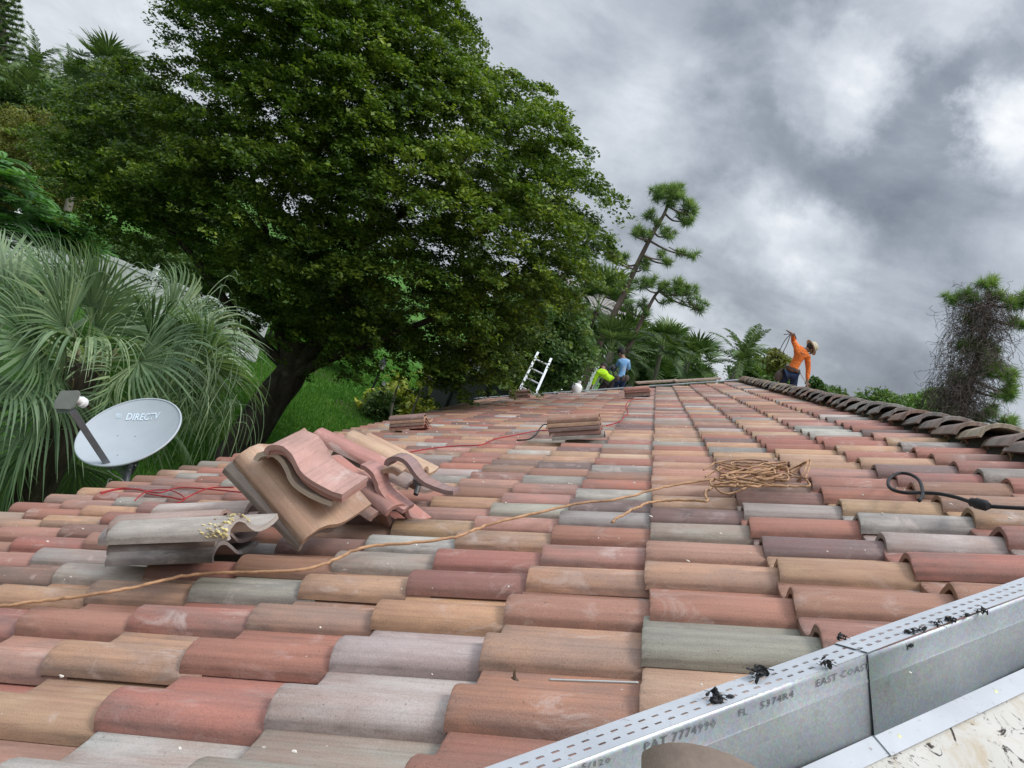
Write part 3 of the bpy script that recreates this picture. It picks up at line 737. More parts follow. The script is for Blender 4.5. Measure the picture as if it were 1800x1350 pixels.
def poly_dist(x, y, poly):
    best = 1e9
    for i in range(len(poly)):
        ax, ay = poly[i]; bx, by = poly[(i + 1) % len(poly)]; dx, dy = bx - ax, by - ay
        t = max(0, min(1, ((x - ax) * dx + (y - ay) * dy) / (dx * dx + dy * dy + 1e-9))); best = min(best, math.hypot(x - ax - t * dx, y - ay - t * dy))
    return best
def crown_boughs(poly, y0, depth, rr, step, margin, half=False):
    """bough centres filling the crown's volume: the outline widened to a rounded body of real depth"""
    xs = [p[0] for p in poly]; ys = [p[1] for p in poly]; out = []; mx = 0
    cand = []
    tries = int((max(xs) - min(xs)) * (max(ys) - min(ys)) / step ** 2 * 9)
    for _ in range(tries):
        x = rr.uniform(min(xs), max(xs)); y = rr.uniform(min(ys), max(ys))
        if not in_poly(x, y, poly): continue
        d = poly_dist(x, y, poly)
        if d < margin: continue
        cand.append((x, y, d)); mx = max(mx, d)
    for x, y, d in cand:
        t = math.sqrt(max(0, 1 - (1 - min(1, d / mx)) ** 2)); u = rr.random()
        dy = depth * t * (1 if u < (.30 if not half else .1) else -1) * rr.uniform(.35, 1.0) if u < .92 else depth * t * rr.uniform(-.4, .4)
        q = at_y(x, y, y0 + dy)
        sc = step * q.y / FPX
        if all((q - o).length > sc for o in out): out.append(q)
    return out
def limb(mb, pts, r0, r1, n=7):
    P = curve_pts(pts, 5); k = len(P) - 1; mb.tube([p + Vector((random.uniform(-1, 1), random.uniform(-1, 1), 0)) * r0 * .12 for p in P], [r0 + (r1 - r0) * (i / k) for i in range(k + 1)], n)

def build_big_tree():
    rr = random.Random(3); rng = np.random.default_rng(5)
    root = on_z(352, 912, 0); root = Vector((at_y(405, 830, 15.3).x, 15.3, 0))
    t = empty('shade_tree', root, 'huge dark green shade tree with layered boughs and a dark leaning trunk on the lawn', 'tree')
    poly = [(300, -140), (290, 20), (300, 70), (345, 105), (240, 110), (165, 62), (185, 105), (250, 150), (150, 150), (85, 205), (70, 300), (115, 330), (150, 400), (190, 430), (330, 455), (390, 530), (430, 572), (480, 575), (520, 605), (560, 592), (600, 655), (650, 615), (690, 640), (740, 648), (770, 690), (800, 670), (850, 670), (880, 705), (908, 620), (940, 560), (1000, 545), (1030, 490), (1062, 455), (1066, 400), (1035, 360), (1050, 330), (1030, 270), (1010, 190), (950, 130), (880, 125), (835, 60), (800, 10), (830, -60), (700, -160), (500, -200)]
    bo = crown_boughs(poly, 15.7, 3.6, rr, 47, 8)
    cen = []
    for q in bo:
        if rr.random() < .10: continue
        # each bough: a flat, drooping pad of tufts, denser on its top
        w = rr.uniform(.50, .95); hgt = rr.uniform(.12, .22); az = rr.uniform(0, math.pi); n = int(24 * w / .6)
        for _ in range(n):
            u = rr.gauss(0, .5); v = rr.gauss(0, .42); r2 = u * u + v * v
            x = u * w * math.cos(az) - v * w * .7 * math.sin(az); y = u * w * math.sin(az) + v * w * .7 * math.cos(az)
            cen.append((q.x + x, q.y + y, q.z + hgt * (1 - r2 * 1.5) + rr.gauss(0, .035) - .18 * abs(u)))
    cen = np.array(cen); print('big tree tufts', len(cen), 'boughs', len(bo))
    per = max(8, int(640000 / len(cen)))
    me = leaf_mesh('crown', cen, per, .165, .070, flat=.5, aspect=.6, rng=rng, up=1.1)
    link_mesh('crown', me, M_BIG, t)
    b = MB(); fork = at_y(512, 655, 15.48); base = root + Vector((0, 0, -.05))
    b.tube(curve_pts([base + Vector((-.05, 0, -.1)), base + Vector((.02, 0, .35)), at_y(440, 760, 15.24), at_y(478, 700, 15.36), fork, at_y(520, 600, 15.48)], 6), [.40 - .004 * i for i in range(31)], 12)
    b.build('trunk', M_BARKD, t, 60)
    for pts, r0 in (([fork, at_y(490, 560, 15.60), at_y(470, 430, 15.84), at_y(430, 250, 16.08)], .17), ([fork, at_y(560, 600, 15.24), at_y(640, 430, 15.12), at_y(690, 250, 15.36), at_y(700, 60, 15.60)], .19),
                    ([fork + Vector((0, 0, -.15)), at_y(560, 640, 15.12), at_y(610, 618, 14.76), at_y(760, 560, 14.28), at_y(900, 480, 14.40)], .12), ([fork, at_y(420, 560, 15.12), at_y(330, 440, 14.64), at_y(200, 300, 14.64)], .13),
                    ([at_y(640, 430, 15.12), at_y(760, 330, 15.36), at_y(880, 220, 15.60)], .09), ([at_y(690, 250, 15.36), at_y(800, 300, 16.08), at_y(960, 330, 16.32)], .08), ([at_y(470, 430, 15.84), at_y(370, 300, 16.32), at_y(280, 150, 16.32)], .08)):
        m = MB(); limb(m, pts, r0, .03); m.build('limb', M_BARKD, t, 60)
    return t
build_big_tree()

def leafy_tree(name, label, poly, y0, depth, mat, step=26, leaf=.12, spread=.3, tufts=14, total=40000, base=None, trunk_px=None, flat=.75, group=None, cat='tree', seed=1, bark=None, width=.5, margin=6, trunk_r=.14):
    rr = random.Random(seed); rng = np.random.default_rng(seed)
    bo = crown_boughs(poly, y0, depth, rr, step, margin)
    if not bo: print('EMPTY', name); return
    cx = sum(q.x for q in bo) / len(bo)
    bx = at_y(*trunk_px, y0).x if trunk_px else cx
    t = empty(name, (bx, y0, 0), label, cat, group)
    cen = []
    for q in bo:
        w = width * rr.uniform(.7, 1.2)
        for _ in range(tufts):
            u, v, k = rr.gauss(0, .45), rr.gauss(0, .45), rr.gauss(0, .35)
            cen.append((q.x + u * w, q.y + v * w, q.z + k * w * flat - .15 * w * (u * u + v * v)))
    per = max(4, int(total / len(cen)))
    me = leaf_mesh('crown', np.array(cen), per, spread, leaf, flat=flat, rng=rng, up=.4)
    link_mesh('crown', me, mat, t)
    top = max(q.z for q in bo); b = MB()
    c = Vector((cx, y0, top * .75)); limb(b, [Vector((bx, y0, -.1)), Vector((bx, y0, top * .3)), (Vector((bx, y0, top * .4)) + c) / 2, c], trunk_r, trunk_r * .3)
    b.build('trunk', bark or M_BARKG, t, 60)
    return t

# feather and fan leaves -----------------------------------------------------
def feather_leaf(name, L, mat, droop=.9, width=.42, n=26, up0=.9, rr=None, lw=.035):
    """one pinnate frond starting at the origin, arching along +X"""
    rr = rr or random.Random(1); V = []; F = []; A = []
    pts = []
    for i in range(n + 1):
        t = i / n; ang = up0 - (up0 + droop) * t ** 1.2
        if i == 0: p = Vector((0, 0, 0))
        else: p = pts[-1] + Vector((math.cos(ang), 0, math.sin(ang))) * L / n
        pts.append(p)
    def quad(a, b, c, d, r_): k = len(V); V.extend([a[:], b[:], c[:], d[:]]); F.append((k, k + 1, k + 2, k + 3)); A.extend([r_] * 4)
    for i in range(n):
        w = .018 * (1 - i / n) + .004; quad(pts[i] + Vector((0, w, 0)), pts[i + 1] + Vector((0, w, 0)), pts[i + 1] - Vector((0, w, 0)), pts[i] - Vector((0, w, 0)), .9)
    for i in range(3, n + 1):
        t = i / n; ll = width * math.sin(math.pi * min(1, t * .93 + .05)) ** .5 * (1 - .3 * t)
        tg = (pts[i] - pts[i - 1]).normalized()
        for sgn in (-1, 1):
            for q in (0, .5):
                o = pts[i - 1].lerp(pts[i], q); d = (tg * .55 + Vector((0, sgn, 0)) * .9 + Vector((0, 0, rr.uniform(-.35, .2)))).normalized() * ll * rr.uniform(.85, 1.1)
                m = o + d * .55; e = o + d + Vector((0, 0, -.22 * ll)); s2 = tg * lw * .5; r_ = rr.random() * .8
                quad(o - s2 * .5, m - s2, m + s2, o + s2 * .5, r_); quad(m - s2, e, e, m + s2, r_)
                F[-1] = (F[-1][0], F[-1][1], F[-1][3]);
    me = bpy.data.meshes.new(name); me.from_pydata(V, [], F); at = me.attributes.new('rnd', 'FLOAT', 'POINT'); at.data.foreach_set('value', A); me.materials.append(mat); return me
def fan_leaf(name, Lp, Rf, mat, nseg=34, spread=2.5, droop=.35, up0=.7, lw=1.0, rr=None, sag=.25, secs=5):
    """costapalmate fan on its stalk, starting at the origin and leaning along +X"""
    rr = rr or random.Random(2); V = []; F = []; A = []
    def quad(ps, r_): k = len(V); V.extend([p[:] for p in ps]); F.append(tuple(range(k, k + len(ps)))); A.extend([r_] * len(ps))
    P = [Vector((0, 0, 0))]; n = 8
    for i in range(n):
        ang = up0 - sag * (i / n) ** 1.3 * 2; P.append(P[-1] + Vector((math.cos(ang), 0, math.sin(ang))) * Lp / n)
    for i in range(n): w = .014; quad([P[i] + Vector((0, w, 0)), P[i + 1] + Vector((0, w, 0)), P[i + 1] - Vector((0, w, 0)), P[i] - Vector((0, w, 0))], .85)
    hub = P[-1]; X = (P[-1] - P[-2]).normalized(); Yv = Vector((0, 1, 0)); Zv = X.cross(Yv).normalized()
    if Zv.z < 0: Zv = -Zv
    for k in range(nseg):
        th = (k / (nseg - 1) - .5) * 2 * spread * .5; th += rr.gauss(0, .035)
        d = X * math.cos(th) + Yv * math.sin(th); side = -X * math.sin(th) + Yv * math.cos(th)
        d = (d + Zv * (.30 * abs(math.sin(th)) ** 1.2 - .0)).normalized()
        L = Rf * (1 - .22 * (abs(th) / spread * 2) ** 2) * rr.uniform(.86, 1.08); r_ = rr.random() * .75; dr = droop * rr.uniform(.5, 1.7)
        dth = spread / nseg; prev = None; p = hub.copy(); dd = d.copy(); step = L / secs
        for j in range(secs + 1):
            t = j / secs; w = min(L * t * dth * .52 + .004, Rf * .5 * dth * .55) * (1 if t < .5 else max(.05, 1 - ((t - .5) / .5) ** 1.4)) * lw
            fold = Zv * w * .45 * (1 if k % 2 else -1) if t < .45 else Vector((0, 0, 0))
            cur = (p - side * w - fold, p + side * w + fold)
            if prev: quad([prev[0], cur[0], cur[1], prev[1]], r_)
            prev = cur
            if t > .38: dd = (dd + Vector((0, 0, -1)) * dr * (t - .25)).normalized()
            p = p + dd * step
    me = bpy.data.meshes.new(name); me.from_pydata(V, [], F); at = me.attributes.new('rnd', 'FLOAT', 'POINT'); at.data.foreach_set('value', A); me.materials.append(mat); return me
def palm(name, label, base, top, fronds, meshes, r=.13, bark=None, group=None, seed=1, spread=(-.5, 1.25), scale=1.0, skirt=0):
    rr = random.Random(seed); base = Vector(base); top = Vector(top)
    t = empty(name, base, label, 'palm tree', group)
    b = MB(); mid = (base + top) / 2 + Vector((rr.uniform(-.1, .1), 0, 0)); b.tube(curve_pts([base, mid, top + Vector((0, 0, .1))], 6), [r * 1.25] + [r] * 12, 9); b.build('trunk', bark or M_BARKG, t, 60)
    for i in range(fronds):
        me = meshes[i % len(meshes)]; o = bpy.data.objects.new('frond', me); COL.objects.link(o)
        az = i * 2.39996 + rr.uniform(-.2, .2); el = spread[0] + (spread[1] - spread[0]) * ((i + .5) / fronds) ** .8
        s = scale * rr.uniform(.85, 1.1)
        o.matrix_basis = Matrix.Translation(top + Vector((0, 0, rr.uniform(-.05, .1)))) @ Matrix.Rotation(az, 4, 'Z') @ Matrix.Rotation(-el, 4, 'Y') @ Matrix.Rotation(rr.uniform(-.3, .3), 4, 'X') @ Matrix.Scale(s, 4)
        adopt(o, t)
    return t

# ---- the fan palm by the dish: every frond bent by its own weight, so each is its own mesh
def build_fan_palm():
    rr = random.Random(12)
    top = at_y(150, 640, 9.4); base = Vector((top.x - .15, top.y, 0))
    t = empty('fan_palm', base, 'big fan palm with long drooping leaf tips right behind the satellite dish', 'palm tree')
    b = MB(); b.tube(curve_pts([base, base.lerp(top, .5) + Vector((.05, 0, 0)), top], 8), [.24] * 17, 12); b.build('trunk', M_BARKD, t, 60)
    # brown fibre and old leaf bases round the trunk top
    m = MB()
    for i in range(46):
        az = rr.uniform(0, 6.28); z = rr.uniform(-.9, .1); p = top + Vector((math.cos(az) * .15, math.sin(az) * .15, z))
        q = p + Vector((math.cos(az) * .16, math.sin(az) * .16, .25)); m.tube([p, p.lerp(q, .5), q], [.022, .016, .012], 4)
    m.build('leaf_base', plain('leaf_base', (.16, .12, .07), .9, var=.4), t)['kind'] = 'stuff'
    fans = []
    aim = [  # photo place of each fan's hub, its depth, size
        (15, 560, 6.1, .85), (70, 540, 6.9, .85), (110, 575, 6.0, .8), (165, 575, 6.5, .8), (60, 610, 5.7, .85), (140, 610, 6.0, .8), (215, 585, 6.9, .8), (265, 600, 6.6, .8), (250, 640, 6.0, .85), (310, 620, 6.5, .8), (352, 640, 6.2, .68),
        (312, 690, 6.7, .66), (20, 680, 5.6, .85), (85, 700, 6.0, .85), (-40, 600, 5.8, .9), (-30, 760, 5.9, .85), (60, 780, 6.3, .8), (150, 730, 7.3, .8), (235, 720, 7.2, .8), (-60, 560, 6.6, .9),
        (130, 590, 7.4, .9), (290, 570, 7.4, .8), (0, 640, 7.2, .9), (220, 620, 7.7, .85), (100, 560, 7.2, .7), (-60, 690, 7.0, .85), (270, 740, 7.2, .62), (30, 500, 6.4, .7), (95, 520, 6.2, .7), (160, 540, 6.4, .7), (-20, 510, 6.2, .8), (180, 680, 5.9, .7), (345, 600, 6.9, .62), (30, 830, 6.6, .8), (130, 820, 7.0, .7), (-20, 880, 6.4, .8)]
    for (x, y, d, Rf) in aim:
        d = 9.3 + (d - 6.5) * 1.35; Rf *= 1.38; hub = at_y(x, y, d); v = hub - top; L = v.length; az = math.atan2(v.y, v.x); el = math.atan2(v.z, math.hypot(v.x, v.y))
        me = fan_leaf('frond', L, Rf * rr.uniform(.95, 1.15), M_FAN, nseg=rr.randint(54, 68), spread=rr.uniform(2.6, 3.9), droop=rr.uniform(.25, .75) * (.4 if y < 600 and x < 230 else 1), up0=0.12, rr=rr, sag=.12, lw=.92, secs=9)
        M = Matrix.Translation(top) @ Matrix.Rotation(az, 4, 'Z') @ Matrix.Rotation(-el, 4, 'Y') @ Matrix.Rotation(rr.uniform(-1.3, 1.3), 4, 'X')
        # bend the free tips down in the world, not in the leaf's own frame
        V = np.array([v.co[:] for v in me.vertices]); Mn = np.array(M); W = V @ Mn[:3, :3].T + Mn[:3, 3]
        hw = np.array(hub[:]); dist = np.linalg.norm(W - hw, axis=1); far = np.clip((dist - Rf * .5) / Rf, 0, 2) * (np.linalg.norm(V, axis=1) > L * .8)
        W[:, 2] -= far ** 1.7 * (rr.uniform(.05, .3) if y < 600 and x < 230 else rr.uniform(.25, .9)) * Rf
        W += (np.sin(W[:, [1, 2, 0]] * 9 + x) * .022) * far[:, None]
        me.vertices.foreach_set('co', W.astype(np.float32).ravel()); me.update()
        o = bpy.data.objects.new('frond', me); COL.objects.link(o); adopt(o, t)
    # loose hanging threads and bent leaf strips
    m = MB()
    for i in range(260):
        x, y = rr.choice([(rr.uniform(0, 420), rr.uniform(480, 760)), (rr.uniform(300, 430), rr.uniform(560, 720))]); p = at_y(x, y, rr.uniform(8.2, 9.8)); l = rr.uniform(.25, .8); a = rr.uniform(0, 6.28); dx, dy = math.cos(a) * l * .6, math.sin(a) * l * .6
        m.tube(curve_pts([p, p + Vector((dx * .5, dy * .5, .10 * l)), p + Vector((dx, dy, -.35 * l)), p + Vector((dx * 1.1, dy * 1.1, -l))], 4), [.0045] * 12 + [.001], 3, False)
    me = m.mesh('leaf_thread'); at = me.attributes.new('rnd', 'FLOAT', 'POINT'); at.data.foreach_set('value', [rr.random() for _ in me.vertices]); o = link_mesh('leaf_thread', me, M_FAN, t); o['kind'] = 'stuff'
build_fan_palm()

# ---- mass of trees on the left, beyond the white fence
leafy_tree('olive_green_tree', 'brownish green tree at the left edge, above the bright feathery shrub', [(-60, 170), (40, 190), (95, 200), (150, 260), (160, 330), (120, 420), (60, 400), (-60, 380)], 27, 2.4, M_OLIVE, step=30, leaf=.10, spread=.26, total=60000, seed=21, tufts=16)
leafy_tree('dark_back_tree', 'dark tree under the feathery palms behind the brownish tree at the left edge', [(-80, 110), (20, 120), (60, 118), (95, 140), (150, 150), (180, 210), (100, 260), (-80, 240)], 31, 2.6, M_BACK, step=26, leaf=.17, spread=.4, total=60000, seed=22)
leafy_tree('tall_back_tree', 'green tree filling the gap behind the huge shade tree near its upper left bough', [(120, 110), (200, 100), (300, 160), (360, 260), (380, 400), (300, 420), (150, 300)], 34, 3, M_BACK, step=26, leaf=.18, spread=.42, total=60000, seed=23)
leafy_tree('hedge_bush', 'dense dark hedge behind the white fence at the left', [(-80, 340), (60, 360), (160, 400), (330, 420), (430, 480), (430, 560), (260, 500), (100, 440), (-80, 420)], 28, 1.5, M_BACK, step=26, leaf=.11, spread=.3, total=50000, seed=24, cat='hedge', trunk_r=.06)
leafy_tree('hedge_bush', 'dark hedge at the far side of the lawn behind the huge tree trunk', [(250, 400), (640, 470), (700, 600), (640, 622), (560, 590), (430, 545), (330, 500)], 31, 1.6, M_BACK, step=24, leaf=.11, spread=.3, total=90000, seed=25, cat='hedge', trunk_r=.06)
def fern_shrub(name, label, poly, y0, seed):
    rr = random.Random(seed); q0 = at_y(sum(p[0] for p in poly) / len(poly), max(p[1] for p in poly), y0)
    t = empty(name, (q0.x, y0, 0), label, 'shrub')
    b = MB(); P = [];
    tips = []
    for _ in range(60):
        for _k in range(60):
            x = rr.uniform(min(p[0] for p in poly), max(p[0] for p in poly)); y = rr.uniform(min(p[1] for p in poly), max(p[1] for p in poly))
            if in_poly(x, y, poly): break
        tips.append(at_y(x, y, y0 + rr.uniform(-.8, .8)))
    for q in tips[:9]: limb(b, [Vector((q0.x, y0, 0)), Vector(((q0.x + q.x) / 2, (y0 + q.y) / 2, q.z * .6)), q], .018, .006, 5)
    b.build('stem', M_BARKG, t, 60)
    V = []; F = []; A = []
    for q in tips:
        for fr in range(11):
            az = rr.uniform(0, 6.28); L = rr.uniform(.55, .9); o = q.copy(); d = Vector((math.cos(az), math.sin(az), rr.uniform(0, .5))).normalized(); c = rr.random() * .7
            for i in range(11):
                p = q + d * L * i / 10 + Vector((0, 0, -.25 * L * (i / 10) ** 2)); sd = d.cross(Vector((0, 0, 1))).normalized(); ll = .17 * math.sin(math.pi * (i + 1.5) / 13)
                for sg in (-1, 1):
                    e = p + (sd * sg + d * .35) * ll + Vector((0, 0, -.02)); w = d * .026; k = len(V)
                    V += [(p - w)[:], (p.lerp(e, .5) - w * 1.3)[:], e[:], (p.lerp(e, .5) + w * 1.3)[:]]; F.append((k, k + 1, k + 2, k + 3)); A += [c + .3 * rr.random()] * 4
    me = fast_mesh('foliage', np.array(V), np.array(F), {'rnd': np.array(A)}); link_mesh('foliage', me, M_FERN, t)
fern_shrub('feathery_shrub', 'bright green feathery shrub at the left edge above the fan palm', [(-40, 285), (10, 275), (60, 325), (90, 400), (60, 430), (-40, 440)], 19.5, 31)
fern_shrub('feathery_shrub', 'bright green feathery shrub just in front of the white fence post', [(50, 385), (110, 372), (150, 395), (140, 425), (60, 440)], 21.0, 32)
fern_shrub('feathery_shrub', 'low feathery shrub between the fan palm tips and the white fence', [(100, 420), (150, 400), (160, 440), (110, 450)], 22.5, 33)

# ---- shared palm leaves
rrl = random.Random(4)
FAN_FAR = [fan_leaf('fan_frond', .9, .85, M_PALM, nseg=26, spread=4.4, droop=.35, up0=.25, rr=rrl, secs=4) for _ in range(3)]
FEATHER = [feather_leaf('feather_frond', 2.3, M_PALM, droop=d_, n=20, up0=.5, rr=rrl, lw=.06) for d_ in (.7, 1.0, 1.3)]
def px_palm(name, label, bpx, tpx, y, kind, n, scale=1.0, r=.13, seed=1, group=None, spread=(-.5, 1.25), bark=None):
    top = at_y(*tpx, y); b = at_y(*bpx, y); d = (b - top); k = (0 - top.z) / d.z if d.z < 0 else 0; base = top + d * k; base.z = 0
    return palm(name, label, base, top, n, FAN_FAR if kind == 'fan' else FEATHER, r, bark, group, seed, spread, scale)
px_palm('feather_palm', 'feathery palm with arching fronds against the sky at the upper left', (52, 200), (58, 122), 30, 'feather', 18, .8, seed=41)
px_palm('feather_palm', 'smaller pale feathery palm top between the two upper left palms', (105, 190), (118, 138), 36, 'feather', 16, .75, seed=42)
px_palm('cabbage_palm', 'fan-leaved palm top just left of the huge shade tree against the sky', (165, 200), (182, 132), 25, 'fan', 26, .95, seed=43, spread=(-.9, 1.2))
px_palm('feather_palm', 'yellowish feathery palm hanging over the brownish tree at the left edge', (10, 320), (25, 195), 29, 'feather', 22, 1.25, seed=44)
px_palm('cabbage_palm', 'fan palm behind the tall leaning pine, its crown partly inside the huge shade tree', (985, 655), (1048, 552), 33, 'fan', 34, 1.35, seed=45, spread=(-1.2, 1.2), bark=M_BARKP)
px_palm('cabbage_palm', 'low fan palm right of the roofer in the light blue shirt', (1105, 680), (1122, 632), 36, 'fan', 26, 1.0, seed=46, spread=(-.9, 1.2))
px_palm('cabbage_palm', 'tall fan palm behind the person in the light blue shirt', (1083, 690), (1100, 600), 44, 'fan', 26, 1.25, seed=47, spread=(-.9, 1.2))
px_palm('slim_palm', 'palm with a thin pale trunk halfway between the blue roofer and the bright orange one', (1149, 668), (1163, 612), 34, 'fan', 22, .85, r=.09, seed=48, spread=(-.6, 1.2))
px_palm('cabbage_palm', 'rightmost low fan palm before the gap of open sky beside the grey boards', (1196, 680), (1208, 640), 40, 'fan', 24, 1.1, seed=49, spread=(-.9, 1.2))
px_palm('feather_palm', 'bright feathery palm against the sky left of the roofer in orange', (1282, 690), (1300, 640), 30, 'feather', 20, .80, seed=50)
px_palm('cabbage_palm', 'fan palm low behind the far roof edge, right of the leaning pines', (1060, 690), (1072, 622), 30, 'fan', 24, .95, seed=51, spread=(-.9, 1.2))

# ---- background trees in the middle and on the right
leafy_tree('broadleaf_tree', 'broad green tree hanging over the white roof edge, right behind the huge shade tree', [(880, 520), (940, 480), (1000, 500), (1020, 560), (1030, 620), (1000, 660), (950, 690), (900, 680), (860, 640)], 25, 2.2, M_BACK, step=26, leaf=.13, spread=.32, total=80000, seed=61)
leafy_tree('dark_clump_tree', 'dark spiky-topped tree left of the open sky gap', [(1140, 600), (1165, 582), (1190, 590), (1215, 598), (1228, 640), (1215, 680), (1150, 680)], 48, 2.5, M_BACK, step=13, leaf=.20, spread=.36, total=30000, seed=62, width=.6)
leafy_tree('dark_clump_tree', 'low dark trees behind the row of fan palms', [(1050, 610), (1090, 590), (1130, 600), (1180, 620), (1240, 650), (1262, 672), (1180, 690), (1060, 690)], 52, 2.5, M_BACK, step=14, leaf=.22, spread=.4, total=40000, seed=63, width=.7)
leafy_tree('roadside_tree', 'green bushy tree directly left of the roofer in orange', [(1300, 640), (1330, 628), (1365, 640), (1385, 660), (1385, 700), (1320, 695), (1270, 690)], 40, 2.0, M_BACK, step=13, leaf=.18, spread=.32, total=30000, seed=64, width=.5)
leafy_tree('sea_grape', 'small tree with round yellow green leaves directly left of the person in orange', [(1352, 630), (1368, 618), (1385, 625), (1384, 650), (1362, 655), (1348, 648)], 27, .5, M_OLIVE, step=11, leaf=.12, spread=.18, total=1300, seed=65, width=.22, tufts=6, trunk_r=.04, margin=1)
leafy_tree('distant_pine_top', 'thin dark conifer top just right of the roofer in orange', [(1424, 690), (1428, 670), (1434, 668), (1442, 676), (1440, 692)], 55, .5, M_BACK, step=7, leaf=.25, spread=.35, total=2600, seed=66, width=.3, margin=.5, tufts=8)
leafy_tree('distant_treetop', 'low green treetop just over the ridge, right of the roofer in orange', [(1440, 690), (1455, 683), (1475, 690), (1490, 715), (1440, 715)], 60, 2, M_BACK, step=9, leaf=.28, spread=.5, total=8000, seed=67, width=.6, margin=1)
leafy_tree('round_canopy_tree', 'broad green tree canopy over the ridge left of the vine-hung pine', [(1522, 705), (1545, 697), (1580, 700), (1605, 708), (1630, 725), (1640, 750), (1540, 745)], 62, 3, M_BACK, step=12, leaf=.26, spread=.5, total=30000, seed=68, width=.8, margin=2)
leafy_tree('grey_green_tree', 'grey green open tree right against the vine-hung pine', [(1618, 700), (1640, 690), (1665, 690), (1680, 720), (1670, 760), (1620, 745)], 50, 2, M_PINE, step=11, leaf=.2, spread=.35, total=16000, seed=69, width=.5, margin=1)

# ---- pines
def needle_mesh(name, centers, rng, rad=.34, n=90, w=.012):
    C = np.repeat(np.asarray(centers), n, axis=0); m = len(C); d = rng.normal(size=(m, 3)); d[:, 2] += .25; d /= np.linalg.norm(d, axis=1)[:, None]
    L = (rad * rng.uniform(.6, 1.1, m))[:, None]; s = np.cross(d, rng.normal(size=(m, 3))); s /= np.linalg.norm(s, axis=1)[:, None]; o = d * L * .12
    V = np.stack([C + o - s * w, C + o + s * w, C + d * L], axis=1).reshape(-1, 3); F = np.arange(m * 3).reshape(-1, 3)
    rnd = np.repeat(np.clip(.25 + .45 * d[:, 2] + rng.random(m) * .4, 0, 1), 3)  # upward needles toned lighter: light from above put into the colour, plus random variation
    return fast_mesh(name, V, F, {'rnd': rnd})
def pine(label, base_px, trunk_px, y, pads, seed, r=.16, puff=.34, branches=(), n=80, base_dx=0, w=.013, dens=1.0):
    rr = random.Random(seed); rng = np.random.default_rng(seed)
    pts = [at_y(*p, y) for p in trunk_px]; d = pts[0] - pts[1]; k = pts[0].z / -d.z if d.z < 0 else 0; base = pts[0] + d * k * .9; base.z = 0
    t = empty('pine_tree', base, label, 'pine tree')
    b = MB(); P = curve_pts([base] + pts, 6); b.tube(P, [r * (1 - .72 * i / (len(P) - 1)) for i in range(len(P))], 9); b.build('trunk', M_BARKP, t, 60)
    cen = []
    for (cx, cy, rx, ry) in pads:
        m = max(3, int(rx * ry / 34 * dens)); c0 = at_y(cx, cy, y); s = y / FPX
        near = min(P, key=lambda p: (p - c0).length + (0 if p.z < c0.z else .6)); bm = MB(); limb(bm, [near, near.lerp(c0, .5) + Vector((0, rr.uniform(-.3, .3), -.12)), c0 + Vector((0, 0, -.1))], r * .3, .02, 5)
        for _ in range(m):
            an = rr.uniform(0, 6.28); q = math.sqrt(rr.random()); dy = rr.uniform(-.8, .8) * rx * s
            c = at_y(cx + rx * q * math.cos(an), cy + ry * q * math.sin(an), y + dy); cen.append(c[:])
            if rr.random() < .6: limb(bm, [near.lerp(c0, rr.uniform(.5, 1)), c0.lerp(c, .5) + Vector((0, 0, -.08)), c], .022, .009, 3)
        bm.build('branch', M_BARKP, t, 60)
    me = needle_mesh('foliage', cen, rng, puff, n, w); link_mesh('foliage', me, M_PINE, t)
    return t, P
pine('tall slender pine with a tufted crown, leaning up out of the palms', None, [(1032, 660), (1060, 590), (1095, 520), (1120, 465), (1145, 415), (1168, 375), (1180, 340)], 30,
     [(1178, 345, 26, 20), (1212, 372, 16, 20), (1160, 338, 22, 10), (1192, 332, 18, 10), (1142, 375, 12, 10), (1132, 412, 16, 10), (1115, 408, 12, 10), (1170, 412, 18, 9), (1078, 450, 10, 10), (1095, 455, 8, 7), (1166, 452, 10, 9), (1178, 460, 12, 8), (1208, 445, 17, 11), (1142, 462, 10, 8), (1130, 470, 8, 7), (1093, 505, 7, 5), (1200, 385, 16, 10), (1150, 395, 12, 6)], 71, .15, .32, n=90, w=.009, dens=1.5)
pine('shorter bent pine right of the tall slender one, its crown spread flat', None, [(1098, 625), (1122, 575), (1150, 522), (1160, 512)], 30,
     [(1135, 500, 20, 10), (1160, 498, 22, 12), (1190, 505, 20, 12), (1215, 515, 16, 14), (1230, 540, 12, 14), (1130, 535, 12, 8), (1105, 540, 10, 6), (1172, 530, 10, 6), (1185, 515, 16, 8), (1205, 530, 10, 7), (1133, 548, 8, 5)], 72, .12, .32, n=90, w=.009, dens=1.5)
t_, P_ = pine('gnarled pine draped in grey brown dead vines at the right edge', None, [(1686, 745), (1700, 690), (1722, 620), (1735, 560), (1740, 515)], 34,
     [(1735, 500, 18, 9), (1700, 520, 18, 9), (1672, 525, 14, 7), (1745, 520, 14, 10), (1790, 535, 22, 12), (1815, 525, 20, 14), (1800, 570, 24, 8), (1700, 605, 18, 8), (1740, 612, 22, 9), (1752, 650, 22, 14), (1775, 665, 12, 12), (1760, 695, 20, 10), (1735, 640, 14, 14), (1745, 725, 16, 10), (1770, 745, 16, 10), (1685, 668, 14, 8), (1720, 735, 12, 8), (1700, 560, 10, 8), (1780, 690, 10, 8), (1730, 755, 16, 8)], 73, .24, .44, n=110, dens=1.5, w=.012)
